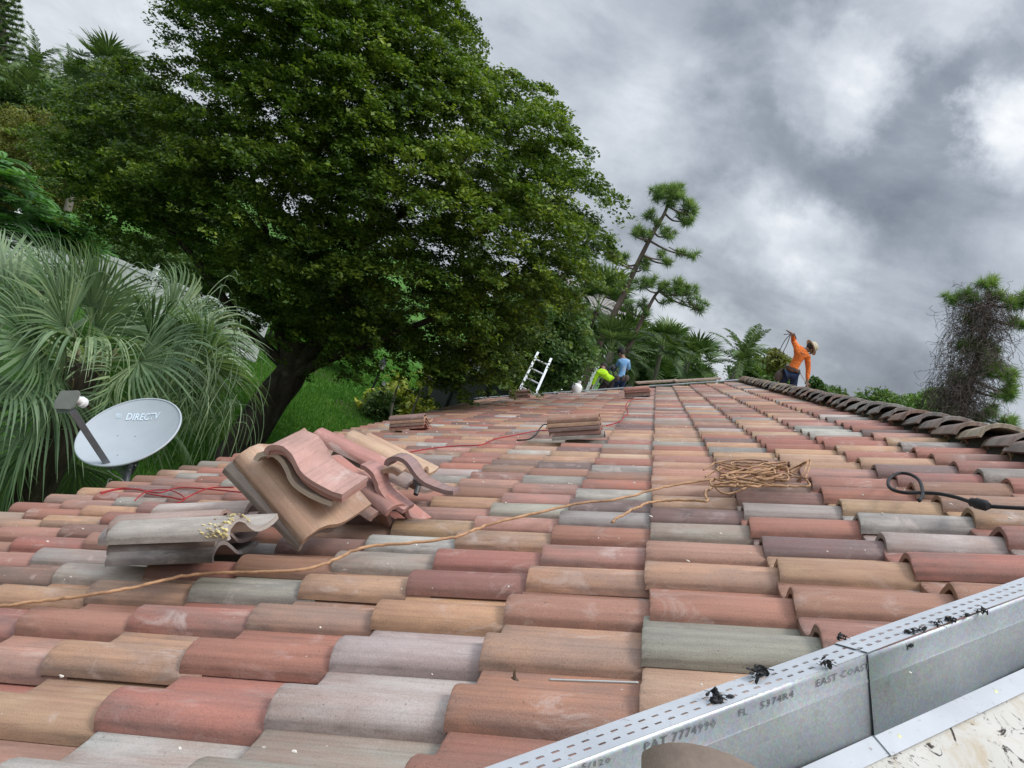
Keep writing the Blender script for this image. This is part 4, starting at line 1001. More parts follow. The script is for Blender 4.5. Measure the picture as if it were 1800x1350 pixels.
def vines(t, P):
    rr = random.Random(9); m = MB()
    for i in range(4200):
        p = P[rr.randrange(3, len(P) - 2)] + Vector((rr.gauss(-.1, .50), rr.gauss(0, .5), rr.gauss(-.1, .3))); pts = [p]; l = rr.uniform(.08, .20); v = Vector((rr.gauss(0, .7), rr.gauss(0, .7), -.4))
        for k in range(5): v = (v + Vector((rr.gauss(0, .9), rr.gauss(0, .9), rr.gauss(-.3, .7)))).normalized(); pts.append(pts[-1] + v * l)
        m.tube(pts, [.0075] * 5 + [.004], 3, False)
    for i in range(260):
        p = P[rr.randrange(6, len(P) - 5)] + Vector((rr.uniform(-1.2, -.1), rr.gauss(0, .5), rr.gauss(0, .3))); L = rr.uniform(.6, 1.8)
        m.tube(curve_pts([p, p + Vector((-.15, 0, -L * .4)), p + Vector((rr.gauss(0, .15), 0, -L))], 3), [.006] * 7, 3, False)
    o = m.build('dead_vine', M_VINE, t); o['kind'] = 'stuff'
vines(t_, P_)
def norfolk():
    rr = random.Random(8); rng = np.random.default_rng(8); y = 34
    top = at_y(-22, -220, y); base = at_y(5, 140, y); base = base + (base - top) * 0; base = Vector((base.x, y, 0))
    t = empty('conifer', base, 'dark tiered conifer cut off by the upper left corner', 'conifer tree')
    axis = at_y(6, 120, y); tp = at_y(0, -160, y)
    MB().tube([Vector((axis.x, y, 0)), axis, tp], [.25, .18, .05], 8).build('trunk', M_BARKG, t, 60)
    cen = []; b = MB()
    for k in range(26):
        c = axis.lerp(tp, k / 26); R_ = 1.0 * (1 - .5 * k / 26) * rr.uniform(.85, 1.1)
        for j in range(9):
            az = j * .698 + k * .3; 
            for q in (.3, .5, .7, .9, 1): cen.append((c.x + math.cos(az) * R_ * q, c.y + math.sin(az) * R_ * q, c.z - .15 * q + .25 * q * q))
            b.tube([c, c + Vector((math.cos(az) * R_, math.sin(az) * R_, .1))], [.03, .012], 3)
    b.build('branch', M_BARKG, t)['kind'] = 'stuff'
    link_mesh('foliage', needle_mesh('foliage', cen, rng, .17, 36, .016), M_BACK, t)
norfolk()

# ================================================================== THINGS ON THE ROOF
def tile_thing(name, me, M, label, color, cat='roof tile', group=None, loc=None):
    o = bpy.data.objects.new(name, me); COL.objects.link(o); o.matrix_basis = M; o.color = (*color, 1)
    return tag(o, label, cat, group)
def corner_place(A, Bpx, sx, Lx, fx, Cpx, sy, Ly, fy, full=(TL, .33)):
    """pose from three corners: A known, B along the barrel, C across it"""
    def hit(px, L, far):
        d = pix_dir(*px); w = CAMP - A; b = w.dot(d); c = w.length_squared - L * L; disc = b * b - c
        t = -b + (math.sqrt(disc) * far if disc > 0 else 0); return CAMP + d * t
    X = (hit(Bpx, Lx, fx) - A).normalized() * sx; Y = (hit(Cpx, Ly, fy) - A) * sy
    Y = (Y - X * Y.dot(X)).normalized(); Z = X.cross(Y)
    O = A - (X * Lx if sx < 0 else X * 0) - (Y * Ly if sy < 0 else Y * 0)
    return Matrix.Translation(O) @ Matrix((X, Y, Z)).transposed().to_4x4()
def stack(px, py, n, h0, colors, labels, group, yaw=0, jit=.010, rise=.036, seed=0, me=None):
    """tiles nested one on another, lying like the roof's own. px,py: photo place of the bottom tile's nose at its lip"""
    rr = random.Random(seed); B = on_roof(px, py, h0); me = me or STACK_ME; colors = [tuple(v * 1.15 for v in c) for c in colors]
    base = Matrix((UP_SLOPE, EAVE_DIR, ROOF_N)).transposed()
    for i in range(n):
        M = Matrix.Translation(B + ROOF_N * (rise * i) + UP_SLOPE * rr.gauss(0, jit) + EAVE_DIR * rr.gauss(0, jit * .5)) @ (base @ Matrix.Rotation(yaw + rr.gauss(0, .012), 3, 'Z')).to_4x4()
        tile_thing('loose_tile', (me or TILE_VAR)[i % len(me or TILE_VAR)], M, labels[i], colors[i], group=group)
STACK_ME = [s_tile(jag=.004, seed=120 + k, th=.013, name='loose_tile', secs=3) for k in range(4)]
def lvl(i, n): return 'topmost' if i == n - 1 else ('bottom' if i == 0 else ['bottom', 'second from the bottom', 'third from the bottom', 'fourth from the bottom', 'fifth'][i])
def stack_labels(n, where, cols): return ['%s %s tile, %s, in the stack %s' % (c, 'roof', lvl(i, n), where) for i, c in zip(range(n), cols)]
stack(966, 779, 5, .615, [GREY, RED, MAUVE, TAN, BROWN], stack_labels(5, 'at the middle of the roof', ['grey', 'red', 'mauve', 'tan', 'brown']), 'stack of five tiles at the middle of the roof', seed=2)
stack(684, 759, 4, .615, [RED, BROWN, TAN, MAUVE], stack_labels(4, 'near the yellow green shrub', ['red', 'brown', 'tan', 'mauve']), 'stack of four tiles by the eaves near the shrub', seed=3)
stack(1098, 700.5, 4, .615, [MAUVE, BROWN, RED, RED], stack_labels(4, 'before the blue roofer', ['mauve', 'brown', 'red', 'dark red']), 'far stack of four tiles before the roofer in blue', seed=4)
stack(897, 701, 4, .615, [BROWN, MAUVE, BROWN, MAUVE], stack_labels(4, 'by the foot of the ladder', ['brown', 'mauve', 'brown', 'mauve']), 'far stack of four tiles by the ladder', seed=5)
# the near left stack with dried yellow foam
NEARLAB = ['dark grey tile at the very bottom of the near stack with yellow foam', 'dark grey tile second from the bottom of the near foam-spattered stack', 'brown grey tile in the middle of the near foam-spattered stack', 'brown tile right under the pale top of the near foam-spattered stack']
stack(186, 1003, 4, .615, [(.22, .19, .175), (.25, .215, .20), (.30, .25, .23), (.30, .22, .19)], NEARLAB, 'near stack of tiles with dried foam on top', seed=6, jit=.016, rise=.037)
def top_pair():
    A = on_roof(188, 968, .474); base = Matrix((UP_SLOPE, EAVE_DIR, ROOF_N)).transposed()
    M = Matrix.Translation(A) @ (base @ Matrix.Rotation(-.03, 3, 'Z') @ Matrix.Rotation(.05, 3, 'X')).to_4x4()
    o = tile_thing('foamy_tile', s_tile(L=.42, jag=.004, seed=40, mat=M_FRESH, name='foamy_tile'), M, 'pale grey tile on top of the near left stack, yellow foam on its end', (.42, .37, .32), group='near stack of tiles with dried foam on top')
    fm = plain('yellow_foam', (.62, .52, .24), .9, var=.25, scale=60, bump=.8, bdist=.004); gr = plain('old_mortar', (.30, .24, .17), .95, var=.4, scale=50, bump=.9, bdist=.005)
    rr = random.Random(2); b = MB(); g = MB()
    def pt(s_, i):
        i = min(13, max(0, i + rr.uniform(-.5, .5))); k = int(i); f = i - k; u = PROF[k][0] * (1 - f) + PROF[k + 1][0] * f; z = PROF[k][1] * (1 - f) + PROF[k + 1][1] * f; return M @ Vector((s_, u, z))
    for _ in range(60):
        i = rr.randrange(1, 9); s_ = TL - abs(rr.gauss(0, .022)) - .004
        (b if rr.random() < .62 else g).blob(pt(s_, i) + Vector((0, 0, .001)), (rr.uniform(.004, .013), rr.uniform(.003, .009), rr.uniform(.002, .006)), nu=7, nv=5, jit=.3)
    for _ in range(26): b.blob(pt(TL - .03 - rr.random() * .07, rr.randrange(1, 4)), (rr.uniform(.002, .009), rr.uniform(.002, .005), .002), nu=6, nv=4, jit=.3)
    b.build('foam_patch', fm, o)['kind'] = 'stuff'; g.build('mortar_patch', gr, o)['kind'] = 'stuff'
    M2 = Matrix.Translation(on_roof(262, 925, .515)) @ (base @ Matrix.Rotation(-.05, 3, 'Z') @ Matrix.Rotation(-.03, 3, 'X')).to_4x4()
    tile_thing('loose_tile', TILE_VAR[2], M2, 'pale tile lying just behind the near left stack, its hollow end showing', (.44, .38, .34), group='near stack of tiles with dried foam on top')
top_pair()

def z2(zx, zy): return (350 + zx / 3.6, 700 + zy / 3.6)
def build_pile():
    G = 'heap of loose and broken tiles'
    def T(me, Apx, Ay, Bpx, sx, Lx, fx, Cpx, sy, Ly, fy, lab, col, name='loose_tile'):
        A = at_y(*z2(*Apx), Ay); M = corner_place(A, z2(*Bpx), sx, Lx, fx, z2(*Cpx), sy, Ly, fy); return tile_thing(name, me, M, lab, col, group=G)
    full = lambda k: s_tile(jag=.004, seed=50 + k, mat=M_FRESH, name='loose_tile')
    piece = lambda L, k, jag=.008, u0=0, u1=None: s_tile(L=L, jag=jag, seed=70 + k, mat=M_FRESH, name='broken_tile', u0=u0, u1=u1)
    y0 = on_roof(*z2(620, 985), .60).y
    # the two big slabs leaning at the front of the heap
    T(full(1), (610, 985), y0 + 0.034, (140, 490), -1, TL, 1, (1040, 770), 1, .33, 1, 'grey brown tile directly under the big tan tile leaning on the heap', (.25, .20, .165))
    slab = T(full(2), (640, 950), y0 + 0.023, (205, 425), -1, TL, 1, (1075, 700), 1, .33, 1, 'big tan tile with nail holes leaning face up on the front of the heap', (.43, .285, .19))
    # red slab to its right
    T(full(3), (1165, 768), y0 + 0.483, (760, 440), -1, TL, 1, (1225, 640), 1, .33, 1, 'red tile slab sliding off the right side of the heap', (.36, .16, .125))
    T(full(4), (1060, 800), y0 + 0.460, (650, 520), -1, TL, 1, (1150, 760), 1, .33, 1, 'brown red tile under the red slab of the heap', (.24, .14, .11))
    # two barrels at the back
    T(full(5), (1180, 520), y0 + 0.943, (690, 285), -1, TL, 1, (1210, 420), 1, .30, 1, 'long pinkish red barrel tile at the back of the heap', (.40, .185, .155))
    T(full(6), (1370, 540), y0 + 1.058, (890, 300), -1, TL, 1, (1520, 470), 1, .33, 1, 'tan barrel tile at the back of the heap with its open end showing', (.42, .29, .19))
    T(full(7), (1300, 600), y0 + 0.920, (830, 385), -1, TL, 1, (1400, 560), 1, .33, 1, 'brown tile under the two barrels at the back of the heap', (.25, .18, .15))
    T(full(9), (620, 640), y0 + 0.632, (180, 480), -1, TL, 1, (900, 560), 1, .33, 1, 'tan tile inside the heap under the curved broken pieces', (.36, .24, .18))
    # curved pieces on top, broken ends to the camera
    SM = slab.matrix_basis; sx, sy, sz = (SM.to_3x3().col[i].normalized() for i in range(3)); so = SM.translation
    def on_slab(zx, zy, h):
        d = pix_dir(*z2(zx, zy)); return CAMP + d * ((so + sz * h - CAMP).dot(sz) / d.dot(sz))
    RM = Matrix((UP_SLOPE, EAVE_DIR, ROOF_N)).transposed()
    def lay(me, L, end0, h, Yd, Xd, lab, col, drop=0.0):
        """Yd, Xd: across and along the barrel, in roof axes"""
        A = on_slab(*end0, h); Y = (RM @ Vector(Yd)).normalized(); X = RM @ Vector(Xd); X = (X - Y * X.dot(Y)).normalized(); Zz = X.cross(Y)
        tile_thing('broken_tile', me, Matrix.Translation(A - X * L - Zz * drop) @ Matrix((X, Y, Zz)).transposed().to_4x4(), lab, col, group=G)
    lay(piece(.20, 2), .20, (335, 412), .100, (.86, -.02, -.52), (-.22, -.97, .03), 'cream broken tile piece with sandy broken edge under the pink one', (.46, .36, .27))
    lay(piece(.22, 1), .22, (392, 372), .150, (.86, -.02, -.50), (-.42, -.92, .03), 'pink broken tile piece with pale dust on top of the heap', (.41, .24, .20))
    lay(piece(.20, 11), .20, (400, 395), .125, (.86, -.02, -.50), (-.40, -.92, .03), 'thin rose broken tile piece sandwiched between the pink and the cream ones', (.40, .20, .165))
    T(piece(.07, 3, .004), (1165, 445), y0 + 0.598, (1220, 420), -1, .07, 1, (1500, 660), 1, .34, -1, 'dark mauve curved tile end hanging at the right of the heap', (.23, .155, .145), 'broken_tile')
    T(piece(.12, 4, .012, 4, 15), (940, 470), y0 + 0.575, (1010, 440), -1, .10, 1, (1320, 675), 1, .27, -1, 'thin pink tile shard lying on the red slab of the heap', (.38, .20, .175), 'broken_tile')
    T(piece(.10, 5, .014, 0, 8), (1110, 520), y0 + 0.644, (1150, 490), -1, .08, 1, (1280, 600), 1, .15, -1, 'small sandy tan tile chip between the shard and the mauve end', (.42, .29, .19), 'broken_tile')
    # dark metal bracket in the barrel's mouth
    b = MB(); c = at_y(*z2(1385, 560), y0 + 0.920); b.bar(c + Vector((-.03, 0, .01)), c + Vector((.02, .02, .03)), .03, .03); b.tube([c, c + Vector((.01, -.03, -.03))], .012, 8)
    tag(b.build('old_clip', plain('old_iron', (.05, .05, .052), .5, .5), None), 'dark metal clip in the open end of the tan barrel tile', 'metal clip')
build_pile()

# ------------------------------------------------------------------ cords
def surf(px, py, lift=0.006): return on_roof(px, py, H_TOP - .010 - lift)
def cord_mat(name, c, dirt=.5):
    s = NT(name); v = s.coord('Object'); n = s.noise(v, 14, 5, .7); col = s.mix(s.ramp(n, [(.42, 0), (.60, dirt)]), c, tuple(x * .42 for x in c))
    return s.done(col, .7, s.bump(s.noise(v, 120, 3), .2, .001), 0, .3)
M_ORANGE = cord_mat('orange_cord', (.44, .255, .14), .7); M_REDC = cord_mat('red_cord', (.36, .03, .035)); M_BLACKC = cord_mat('black_cord', (.022, .022, .024), .3)
def cord(name, label, pts, r, m, cat='cord', lift=0.004, wig=0.0, n=10, seed=0, group=None):
    rr = random.Random(seed); P = []
    for p in pts: P.append(surf(p[0], p[1], lift + (p[2] if len(p) > 2 else 0)))
    C = curve_pts(P, n)
    if wig: C = [c + Vector((rr.gauss(0, wig), rr.gauss(0, wig), abs(rr.gauss(0, wig * .5)))) for c in C]
    o = MB().tube(C, r, 8).build(name, m, None, 180); return tag(o, label, cat, group)
cord('extension_cord', 'orange extension cord running from the lower left edge across the tiles to its tangle',
     [(-40, 1072), (60, 1058), (130, 1050), (230, 1034), (320, 1013), (400, 1007), (480, 1005), (560, 996), (640, 962), (720, 955), (800, 944), (860, 922), (950, 900), (1020, 885), (1090, 877), (1160, 858), (1235, 845), (1300, 838), (1360, 832)], .0054, M_ORANGE, wig=.0016, lift=.003)
cord('extension_cord', 'second orange cord strand bending off the tangle down to a red tile',
     [(1075, 918), (1090, 908), (1120, 893), (1140, 884), (1180, 880), (1225, 880), (1243, 881), (1239, 866), (1252, 857), (1248, 848), (1262, 842), (1320, 836)], .0050, M_ORANGE, wig=.0020, seed=3)
def tangle():
    rr = random.Random(17); b = MB()
    for k in range(8):
        pts = []; x, y = rr.uniform(1260, 1300), rr.uniform(822, 846); vx = 1
        for i in range(13):
            pts.append(surf(x, y, .004 + .020 * rr.random() + .003 * k))
            x += vx * rr.uniform(22, 46); y += rr.uniform(-11, 11) * (1.2 if i % 3 == 0 else .7)
            if x > 1408 - 8 * k * rr.random() or x < 1246 + 5 * k: vx = -vx; x += vx * 24; y += rr.choice((-9, 9, 12, -12))
            y = min(max(y, 813), 855)
        C = curve_pts(pts, 6); b.tube([c + Vector((rr.gauss(0, .003), rr.gauss(0, .003), abs(rr.gauss(0, .001)))) for c in C], .0045, 6)
    for a in ([(1350, 830), (1395, 822), (1415, 812), (1421, 808), (1412, 832), (1402, 846)], [(1365, 838), (1400, 825), (1422, 809), (1424, 816), (1416, 840)], [(1240, 838), (1262, 826), (1300, 818), (1360, 822), (1400, 834)], [(1237, 826), (1250, 818), (1262, 812), (1310, 808), (1350, 811)],
              [(1256, 852), (1262, 862), (1280, 868), (1305, 860), (1325, 848), (1340, 840)]):
        b.tube(curve_pts([surf(x, y, .012 + (.035 if x > 1410 else 0)) for x, y in a], 8), .0046, 6)
    tag(b.build('cord_tangle', M_ORANGE, None, 180), 'messy tangle of dusty orange cord heaped on the tiles at the right', 'cord')
tangle()
cord('black_cable', 'black cable loop with a plug coupling on the tiles at the right edge',
     [(1616, 880), (1622, 868), (1616, 845), (1600, 834), (1580, 832), (1565, 840), (1561, 850), (1568, 860), (1590, 866), (1620, 866), (1650, 868), (1680, 874), (1712, 884), (1740, 890), (1830, 895)], .0068, M_BLACKC, 'cable', lift=.012)
def coupling():
    a, b_ = surf(1706, 882, .014), surf(1738, 890, .014); MB().tube([a, a.lerp(b_, .1), a.lerp(b_, .3), a.lerp(b_, .35), a.lerp(b_, .8), b_], [.010, .016, .016, .019, .019, .011], 10).build('plug_coupling', M_BLACKC, bpy.data.objects['black_cable'], 60)
coupling()
cord('red_hose', 'thin red cord looped over the tiles behind the near left stack', [(178, 868), (205, 861), (245, 860), (262, 868), (300, 874), (322, 877), (350, 864), (375, 857), (410, 857)], .0042, M_REDC, seed=1)
cord('red_hose', 'red cord crossing from the dish side and running right to the heap', [(176, 866), (215, 858), (250, 862), (280, 866), (310, 858), (345, 858), (390, 862), (430, 866)], .0042, M_REDC, seed=2)
cord('red_hose', 'short red cord end crossing beneath the other red cords', [(237, 880), (250, 868), (268, 862), (300, 862), (325, 876), (308, 886)], .0038, M_REDC, seed=5)
cord('red_hose', 'red cord between the heap and the middle stack of tiles', [(690, 804), (720, 795), (760, 788), (800, 784), (845, 782), (870, 772), (905, 765), (940, 758), (968, 756)], .0050, M_REDC, seed=4)
cord('black_cable', 'black cord end lying left of the middle stack', [(908, 774), (930, 772), (942, 764), (950, 752), (957, 746), (966, 748)], .0065, M_BLACKC, 'cable')
cord('red_hose', 'red cord winding from the middle stack up to the far stack', [(1066, 748), (1090, 741), (1097, 732), (1104, 725), (1100, 714), (1108, 704), (1135, 701)], .0058, M_REDC, seed=6)
cord('black_cable', 'short dark cord behind the far stack before the blue roofer', [(1097, 683), (1104, 677), (1112, 679), (1120, 681), (1130, 681)], .009, M_BLACKC, 'cable')

# ------------------------------------------------------------------ small things on the tiles
def small_things():
    steel = plain('bright_screw', (.55, .54, .50), .32, .85, var=.1)
    a, b_ = on_roof(1122, 1200.5, .655), on_roof(964, 1195, .655); d = b_ - a; b = MB(); n = 60
    P = [a + d * (i / n) for i in range(n + 1)]; rs = [(.0036 if i % 2 else .0029) if i < 40 else .0031 for i in range(n)] + [.001]; b.tube(P, rs, 8)
    tag(b.build('long_screw', steel, None, 60), 'long silver threaded screw lying between tiles near the steel hip channel', 'screw')
    c = on_roof(905, 1193, .648); m = MB(); m.tube([c, c + ROOF_N * .012, c + ROOF_N * .02 + UP_SLOPE * .002], [.004, .003, .0005], 5); m.blob(c, (.008, .006, .003), nu=7, nv=4, jit=.3)
    tag(m.build('bent_nail', plain('rusty_nail', (.10, .07, .045), .8, .3), None), 'tiny rusty nail tip poking up between two tiles left of the screw', 'nail')
    # mortar crumbs strewn about: nobody could count them
    rr = random.Random(44); m = MB()
    for _ in range(230):
        y = 1.0 + 11 * rr.random() ** 1.5; a_ = rr.uniform(-3.6, 1.7); s_ = rr.uniform(.0012, .0035) * (1 + .12 * y)
        if y < 1.2 + a_: continue
        c = RP(a_, (y - ROW0) // TW * TW + ROW0 + rr.uniform(.05, .13), -H_TOP - .004 - .03 * (1 - ((a_ % TX) / TX)) + .022)
        m.blob(c, (s_ * rr.uniform(.7, 1.8), s_, s_ * .6), nu=5, nv=4, jit=.3)
    tag(m.build('mortar_crumbs', plain('pale_crumb', (.62, .58, .52), .9), None), 'pale mortar crumbs strewn over the tiles', None, None, 'stuff')
    # black membrane scraps on the hip channel
    bl = plain('torn_membrane', (.018, .018, .019), .75, var=.5, bump=.8, bdist=.004)
    F_ = ROOF_N.cross(HIP).normalized(); F_ = F_ if F_.y > 0 else -F_; WN = HIP.cross(ROOF_N).normalized(); WN = WN if WN.y < 0 else -WN
    def scrap(px, py, s_, lab, k, side=False):
        rr = random.Random(k); m = MB(); c = on_roof(px, py, .544) if not side else None
        if side:
            d = pix_dir(px, py); c = CAMP + d * ((HIP_P - CAMP).dot(WN) / d.dot(WN)) + WN * .004
        for _ in range(16):
            p = c + HIP * rr.gauss(0, s_ * .36) + F_ * rr.gauss(0, s_ * .26) + ROOF_N * rr.uniform(-.15, .35) * s_
            q = Matrix.Rotation(rr.uniform(0, 6.28), 3, Vector((rr.gauss(0, 1), rr.gauss(0, 1), rr.gauss(0, 1))).normalized())
            r_ = s_ * rr.uniform(.12, .36); m.blob(p, (r_, r_ * rr.uniform(.35, .8), r_ * rr.uniform(.10, .35)), q, 7, 5, .38)
        for _ in range(3):
            p = c + HIP * rr.gauss(0, s_ * .6) + F_ * rr.gauss(0, s_ * .3); m.tube([p, p + HIP * rr.gauss(0, s_ * .4) + ROOF_N * rr.uniform(0, .3) * s_, p + F_ * rr.gauss(0, s_ * .7)], [.0014, .001, .0004], 4)
        tag(m.build('membrane_scrap', bl, None), lab, 'scrap', 'torn black scraps on the steel hip channel')
    scrap(1331, 1186, .030, 'largest black torn scrap, standing up on the channel rim above the FL stamp', 1); scrap(1262, 1225, .026, 'curled black scrap on the perforated flange above the PAT stamp', 2); scrap(1450, 1168, .020, 'small black scrap on the perforated flange just left of the channel joint', 3)
    scrap(1594, 1136, .012, 'black drop-shaped scrap stuck on the upright web right of the joint', 4, True); scrap(1478, 1121, .016, 'dark round bit on the broken cream tile under the channel rim', 5)
    for i, (x, y) in enumerate(((1622, 1106), (1648, 1098), (1672, 1090), (1700, 1082), (1728, 1074), (1603, 1112))): scrap(x, y, .013 + .002 * (i % 3), ['ragged dark bit along the channel edge, nearest the joint', 'ragged dark bit on the channel edge second from the joint', 'ragged dark bit midway along the channel edge to the right', 'flat dark bit before the right web notch', 'last dark bit on the channel edge near the right picture border', 'tiny dark bit on the channel edge right beside the joint'][i], 20 + i)
    # curved brown tile standing close to the lens on the underlayment
    bt = s_tile(L=.42, jag=.003, seed=90, name='near_tile', mat=M_FRESH)
    A = at_y(1125, 1392, .90)
    b = MB(); n = 15; rad = .105; c0 = at_y(1275, 1428, .98); Xd = Vector((1, .12, -.25)).normalized(); Dn = Vector((.15, -1, -.45)).normalized(); Zu = Xd.cross(Dn); Zu = Zu if Zu.z > 0 else -Zu
    V = []; F = []
    for k, (t, r_) in enumerate(((0, rad), (.006, rad + .001), (.40, rad * .9), (.40, rad * .9 - .017), (0, rad - .017))):
        for i in range(n): an = math.pi * i / (n - 1); V.append(c0 + Dn * t - Xd * math.cos(an) * r_ * 1.12 + Zu * math.sin(an) * r_ * .78)
    for k in range(5):
        for i in range(n - 1): F.append((k * n + i, k * n + i + 1, ((k + 1) % 5) * n + i + 1, ((k + 1) % 5) * n + i))
    F.append(tuple(k * n for k in range(5))); F.append(tuple(k * n + n - 1 for k in range(5))[::-1])
    m = MB(); m.add(V, F); tag(m.build('near_cap_tile', plain('dark_cap_tile', (.17, .125, .095), .7, var=.2, scale=30, bump=.3), None, 40), 'brown curved cap tile close to the lens at the bottom edge before the channel', 'roof tile')
small_things()

# ------------------------------------------------------------------ white bucket-like vent on the roof far off
def white_jug():
    m = plain('white_plastic', (.80, .80, .80), .4, var=.03); dk = plain('black_plastic', (.02, .02, .02), .4)
    c = on_roof(1011, 690, .60); t = empty('plastic_jug', c, 'small white plastic jug with a black handle on the far tiles', 'jug')
    X = (ROT @ Vector((1, 0, 0))).normalized(); b = MB(); Mx = Matrix((Vector((1, 0, 0)), Vector((0, 1, 0)), Vector((0, 0, 1)))).transposed()
    b.lathe([(.10, 0), (.115, .02), (.115, .14), (.09, .19), (.035, .22), (.035, .25)], c, Mx, 12); b.build('body', m, t, 40)
    MB().lathe([(.04, .25), (.04, .28)], c, Mx, 10).build('lid', m, t)
    h = MB(); o = c + Vector((-.09, -.09, 0)); h.tube([o + Vector((.02, .02, .18)), o + Vector((-.03, -.03, .17)), o + Vector((-.035, -.035, .08)), o + Vector((0, 0, .04))], .018, 6); h.build('handle', dk, t, 60)
white_jug()

# ================================================================== SATELLITE DISH
def build_dish():
    grey = plain('dish_paint', (.36, .40, .43), .45, var=.05, scale=5, bump=.05); dark = plain('dish_steel', (.15, .155, .17), .5, .4, var=.15); hous = plain('feed_housing', (.27, .27, .26), .5, var=.08); wh = plain('feed_white', (.75, .76, .76), .35, var=.03)
    bolt = plain('zinc_bolt', (.5, .5, .5), .4, .8); cabm = plain('pale_coax', (.62, .62, .58), .5)
    yd = 6.35; C = at_y(226, 757, yd); view = (CAMP - C).normalized()
    Ri = (ROT @ Vector((1, 0, 0))); Ui = (ROT @ Vector((0, 1, 0)))
    Ri = (Ri - view * Ri.dot(view)).normalized(); Ui = view.cross(Ri)
    th = R(24); mn = (-Ri * math.sin(th) + Ui * math.cos(th)); mj = (Ri * math.cos(th) + Ui * math.sin(th)); ang = math.acos(.56)
    N_ = (mn * math.sin(ang) + view * math.cos(ang)).normalized(); mi = N_.cross(mj).normalized()
    t = empty('satellite_dish', at_y(215, 868, 6.3), 'grey oval satellite dish on a bracket at the eaves before the fan palm', 'satellite dish')
    px = (C - CAMP).length / FPX; a_ = 81 * px; b_ = 82 * px; depth = .085
    def S(r_, an, off=0.0): return C + mj * (a_ * r_ * math.cos(an)) + mi * (b_ * r_ * math.sin(an)) - N_ * (depth * (1 - r_ * r_)) + N_ * off
    V = []; F = []; nr, na = 12, 48
    for side, off in ((0, 0), (1, -.004)):
        V.append(S(0, 0, off))
        for i in range(1, nr + 1):
            for k in range(na): V.append(S(i / nr, 2 * math.pi * k / na, off))
    Nn = 1 + nr * na
    for s_ in (0, 1):
        o = s_ * Nn
        for k in range(na): F.append((o, o + 1 + k, o + 1 + (k + 1) % na))
        for i in range(nr - 1):
            for k in range(na): F.append((o + 1 + i * na + k, o + 1 + (i + 1) * na + k, o + 1 + (i + 1) * na + (k + 1) % na, o + 1 + i * na + (k + 1) % na))
    m = MB(); m.add(V, F); m.build('reflector', grey, t, 60)
    rim = [S(1, 2 * math.pi * k / 64, -.004) for k in range(65)]; MB().tube(rim, .010, 6, False).build('rim', grey, t, 180)
    def local(px_, py_):   # a point of the reflector seen at that photo place
        d = pix_dir(px_, py_); q = CAMP + d * ((C - CAMP).dot(N_) / d.dot(N_))
        for _ in range(6):
            v = q - C; x = v.dot(mj) / a_; y = v.dot(mi) / b_; q2 = C - N_ * depth * (1 - min(1, x * x + y * y)); q = CAMP + d * ((q2 - CAMP).dot(N_) / d.dot(N_))
        return q, x, y
    # lettering, laid on the curved face
    ltr = plain('dish_lettering', (.62, .72, .80), .5, var=.02)
    cu = bpy.data.curves.new('word', 'FONT'); cu.body = 'DIRECTV'; cu.size = 1; cu.shear = .25; cu.resolution_u = 2; cu.offset = .012
    o = bpy.data.objects.new('word', cu); COL.objects.link(o); dg = bpy.context.evaluated_depsgraph_get(); me = bpy.data.meshes.new_from_object(o.evaluated_get(dg)); bpy.data.objects.remove(o); me.materials.clear()
    xs = [v.co.x for v in me.vertices]; x0, w = min(xs), max(xs) - min(xs)
    L0, _, _ = local(221, 738.5); L1, _, _ = local(281, 736.5); U0, _, _ = local(223, 726.5)
    X = L1 - L0; Y = (U0 - L0)
    def to_dish(p):
        v = p - C; x = v.dot(mj) / a_; y = v.dot(mi) / b_; return C + mj * v.dot(mj) + mi * v.dot(mi) - N_ * depth * (1 - (x * x + y * y)) + N_ * .006
    for v in me.vertices: v.co = to_dish(L0 + X * ((v.co.x - x0) / w) + Y * (v.co.y / .70))
    link_mesh('lettering', me, ltr, t)
    G, _, _ = local(209, 732); ex = (local(216, 732)[0] - G).length; m = MB()
    for k, (y_, h_) in enumerate(((.70, .16), (.38, .17), (.05, .16), (-.28, .15), (-.60, .13))):     # striped globe mark
        pts = []
        for sgn in (1, -1):
            for i in range(9):
                u = -1 + i / 4 if sgn == 1 else 1 - i / 4; w_ = math.sqrt(max(0, 1 - y_ * y_)) * .96; yy = y_ + sgn * h_ * .5 * math.sqrt(max(0, 1 - u * u * .9)) + .16 * (u * u) - .08
                pts.append(to_dish(G + X.normalized() * (u * w_ * ex) + Y.normalized() * (yy * ex)))
        m.poly(pts)
    m.build('globe_mark', ltr, t)
    # feed arm, housing, horn
    armB = at_y(193, 822, yd - .25); feed = at_y(127, 722, yd - .62)
    ax = (feed - armB).normalized(); m = MB(); m.bar(armB, feed, .050, .045, view); m.build('feed_arm', dark, t, None, .003)
    q = [at_y(*p, yd - .64) for p in ((95, 719), (95, 707), (106, 687), (138, 686), (141, 693), (132, 712), (124, 720))]; MB().prism(q, -view * .09).build('feed_housing', hous, t, None, .004)
    hc = at_y(143, 706, yd - .54); fd = (C - hc).normalized(); qx = fd.orthogonal().normalized(); Mx = Matrix((qx, fd.cross(qx), fd)).transposed()
    MB().lathe([(.030, -.06), (.030, -.01), (.042, -.005), (.042, .03), (.038, .035)], hc, Mx, 14).build('feed_horn', wh, t, 40)
    m = MB(); m.bar(at_y(100, 722, yd - .62), at_y(124, 722, yd - .62), .03, .012, view); m.build('housing_clamp', dark, t)
    # bracket behind, mast and foot
    m = MB(); m.prism([at_y(*p, yd + .06) for p in ((228, 812), (247, 800), (243, 815), (232, 835), (222, 830))], view * -.05); m.prism([at_y(*p, yd + .05) for p in ((200, 822), (226, 812), (232, 836), (214, 838))], view * -.04); m.build('back_bracket', dark, t, None, .003)
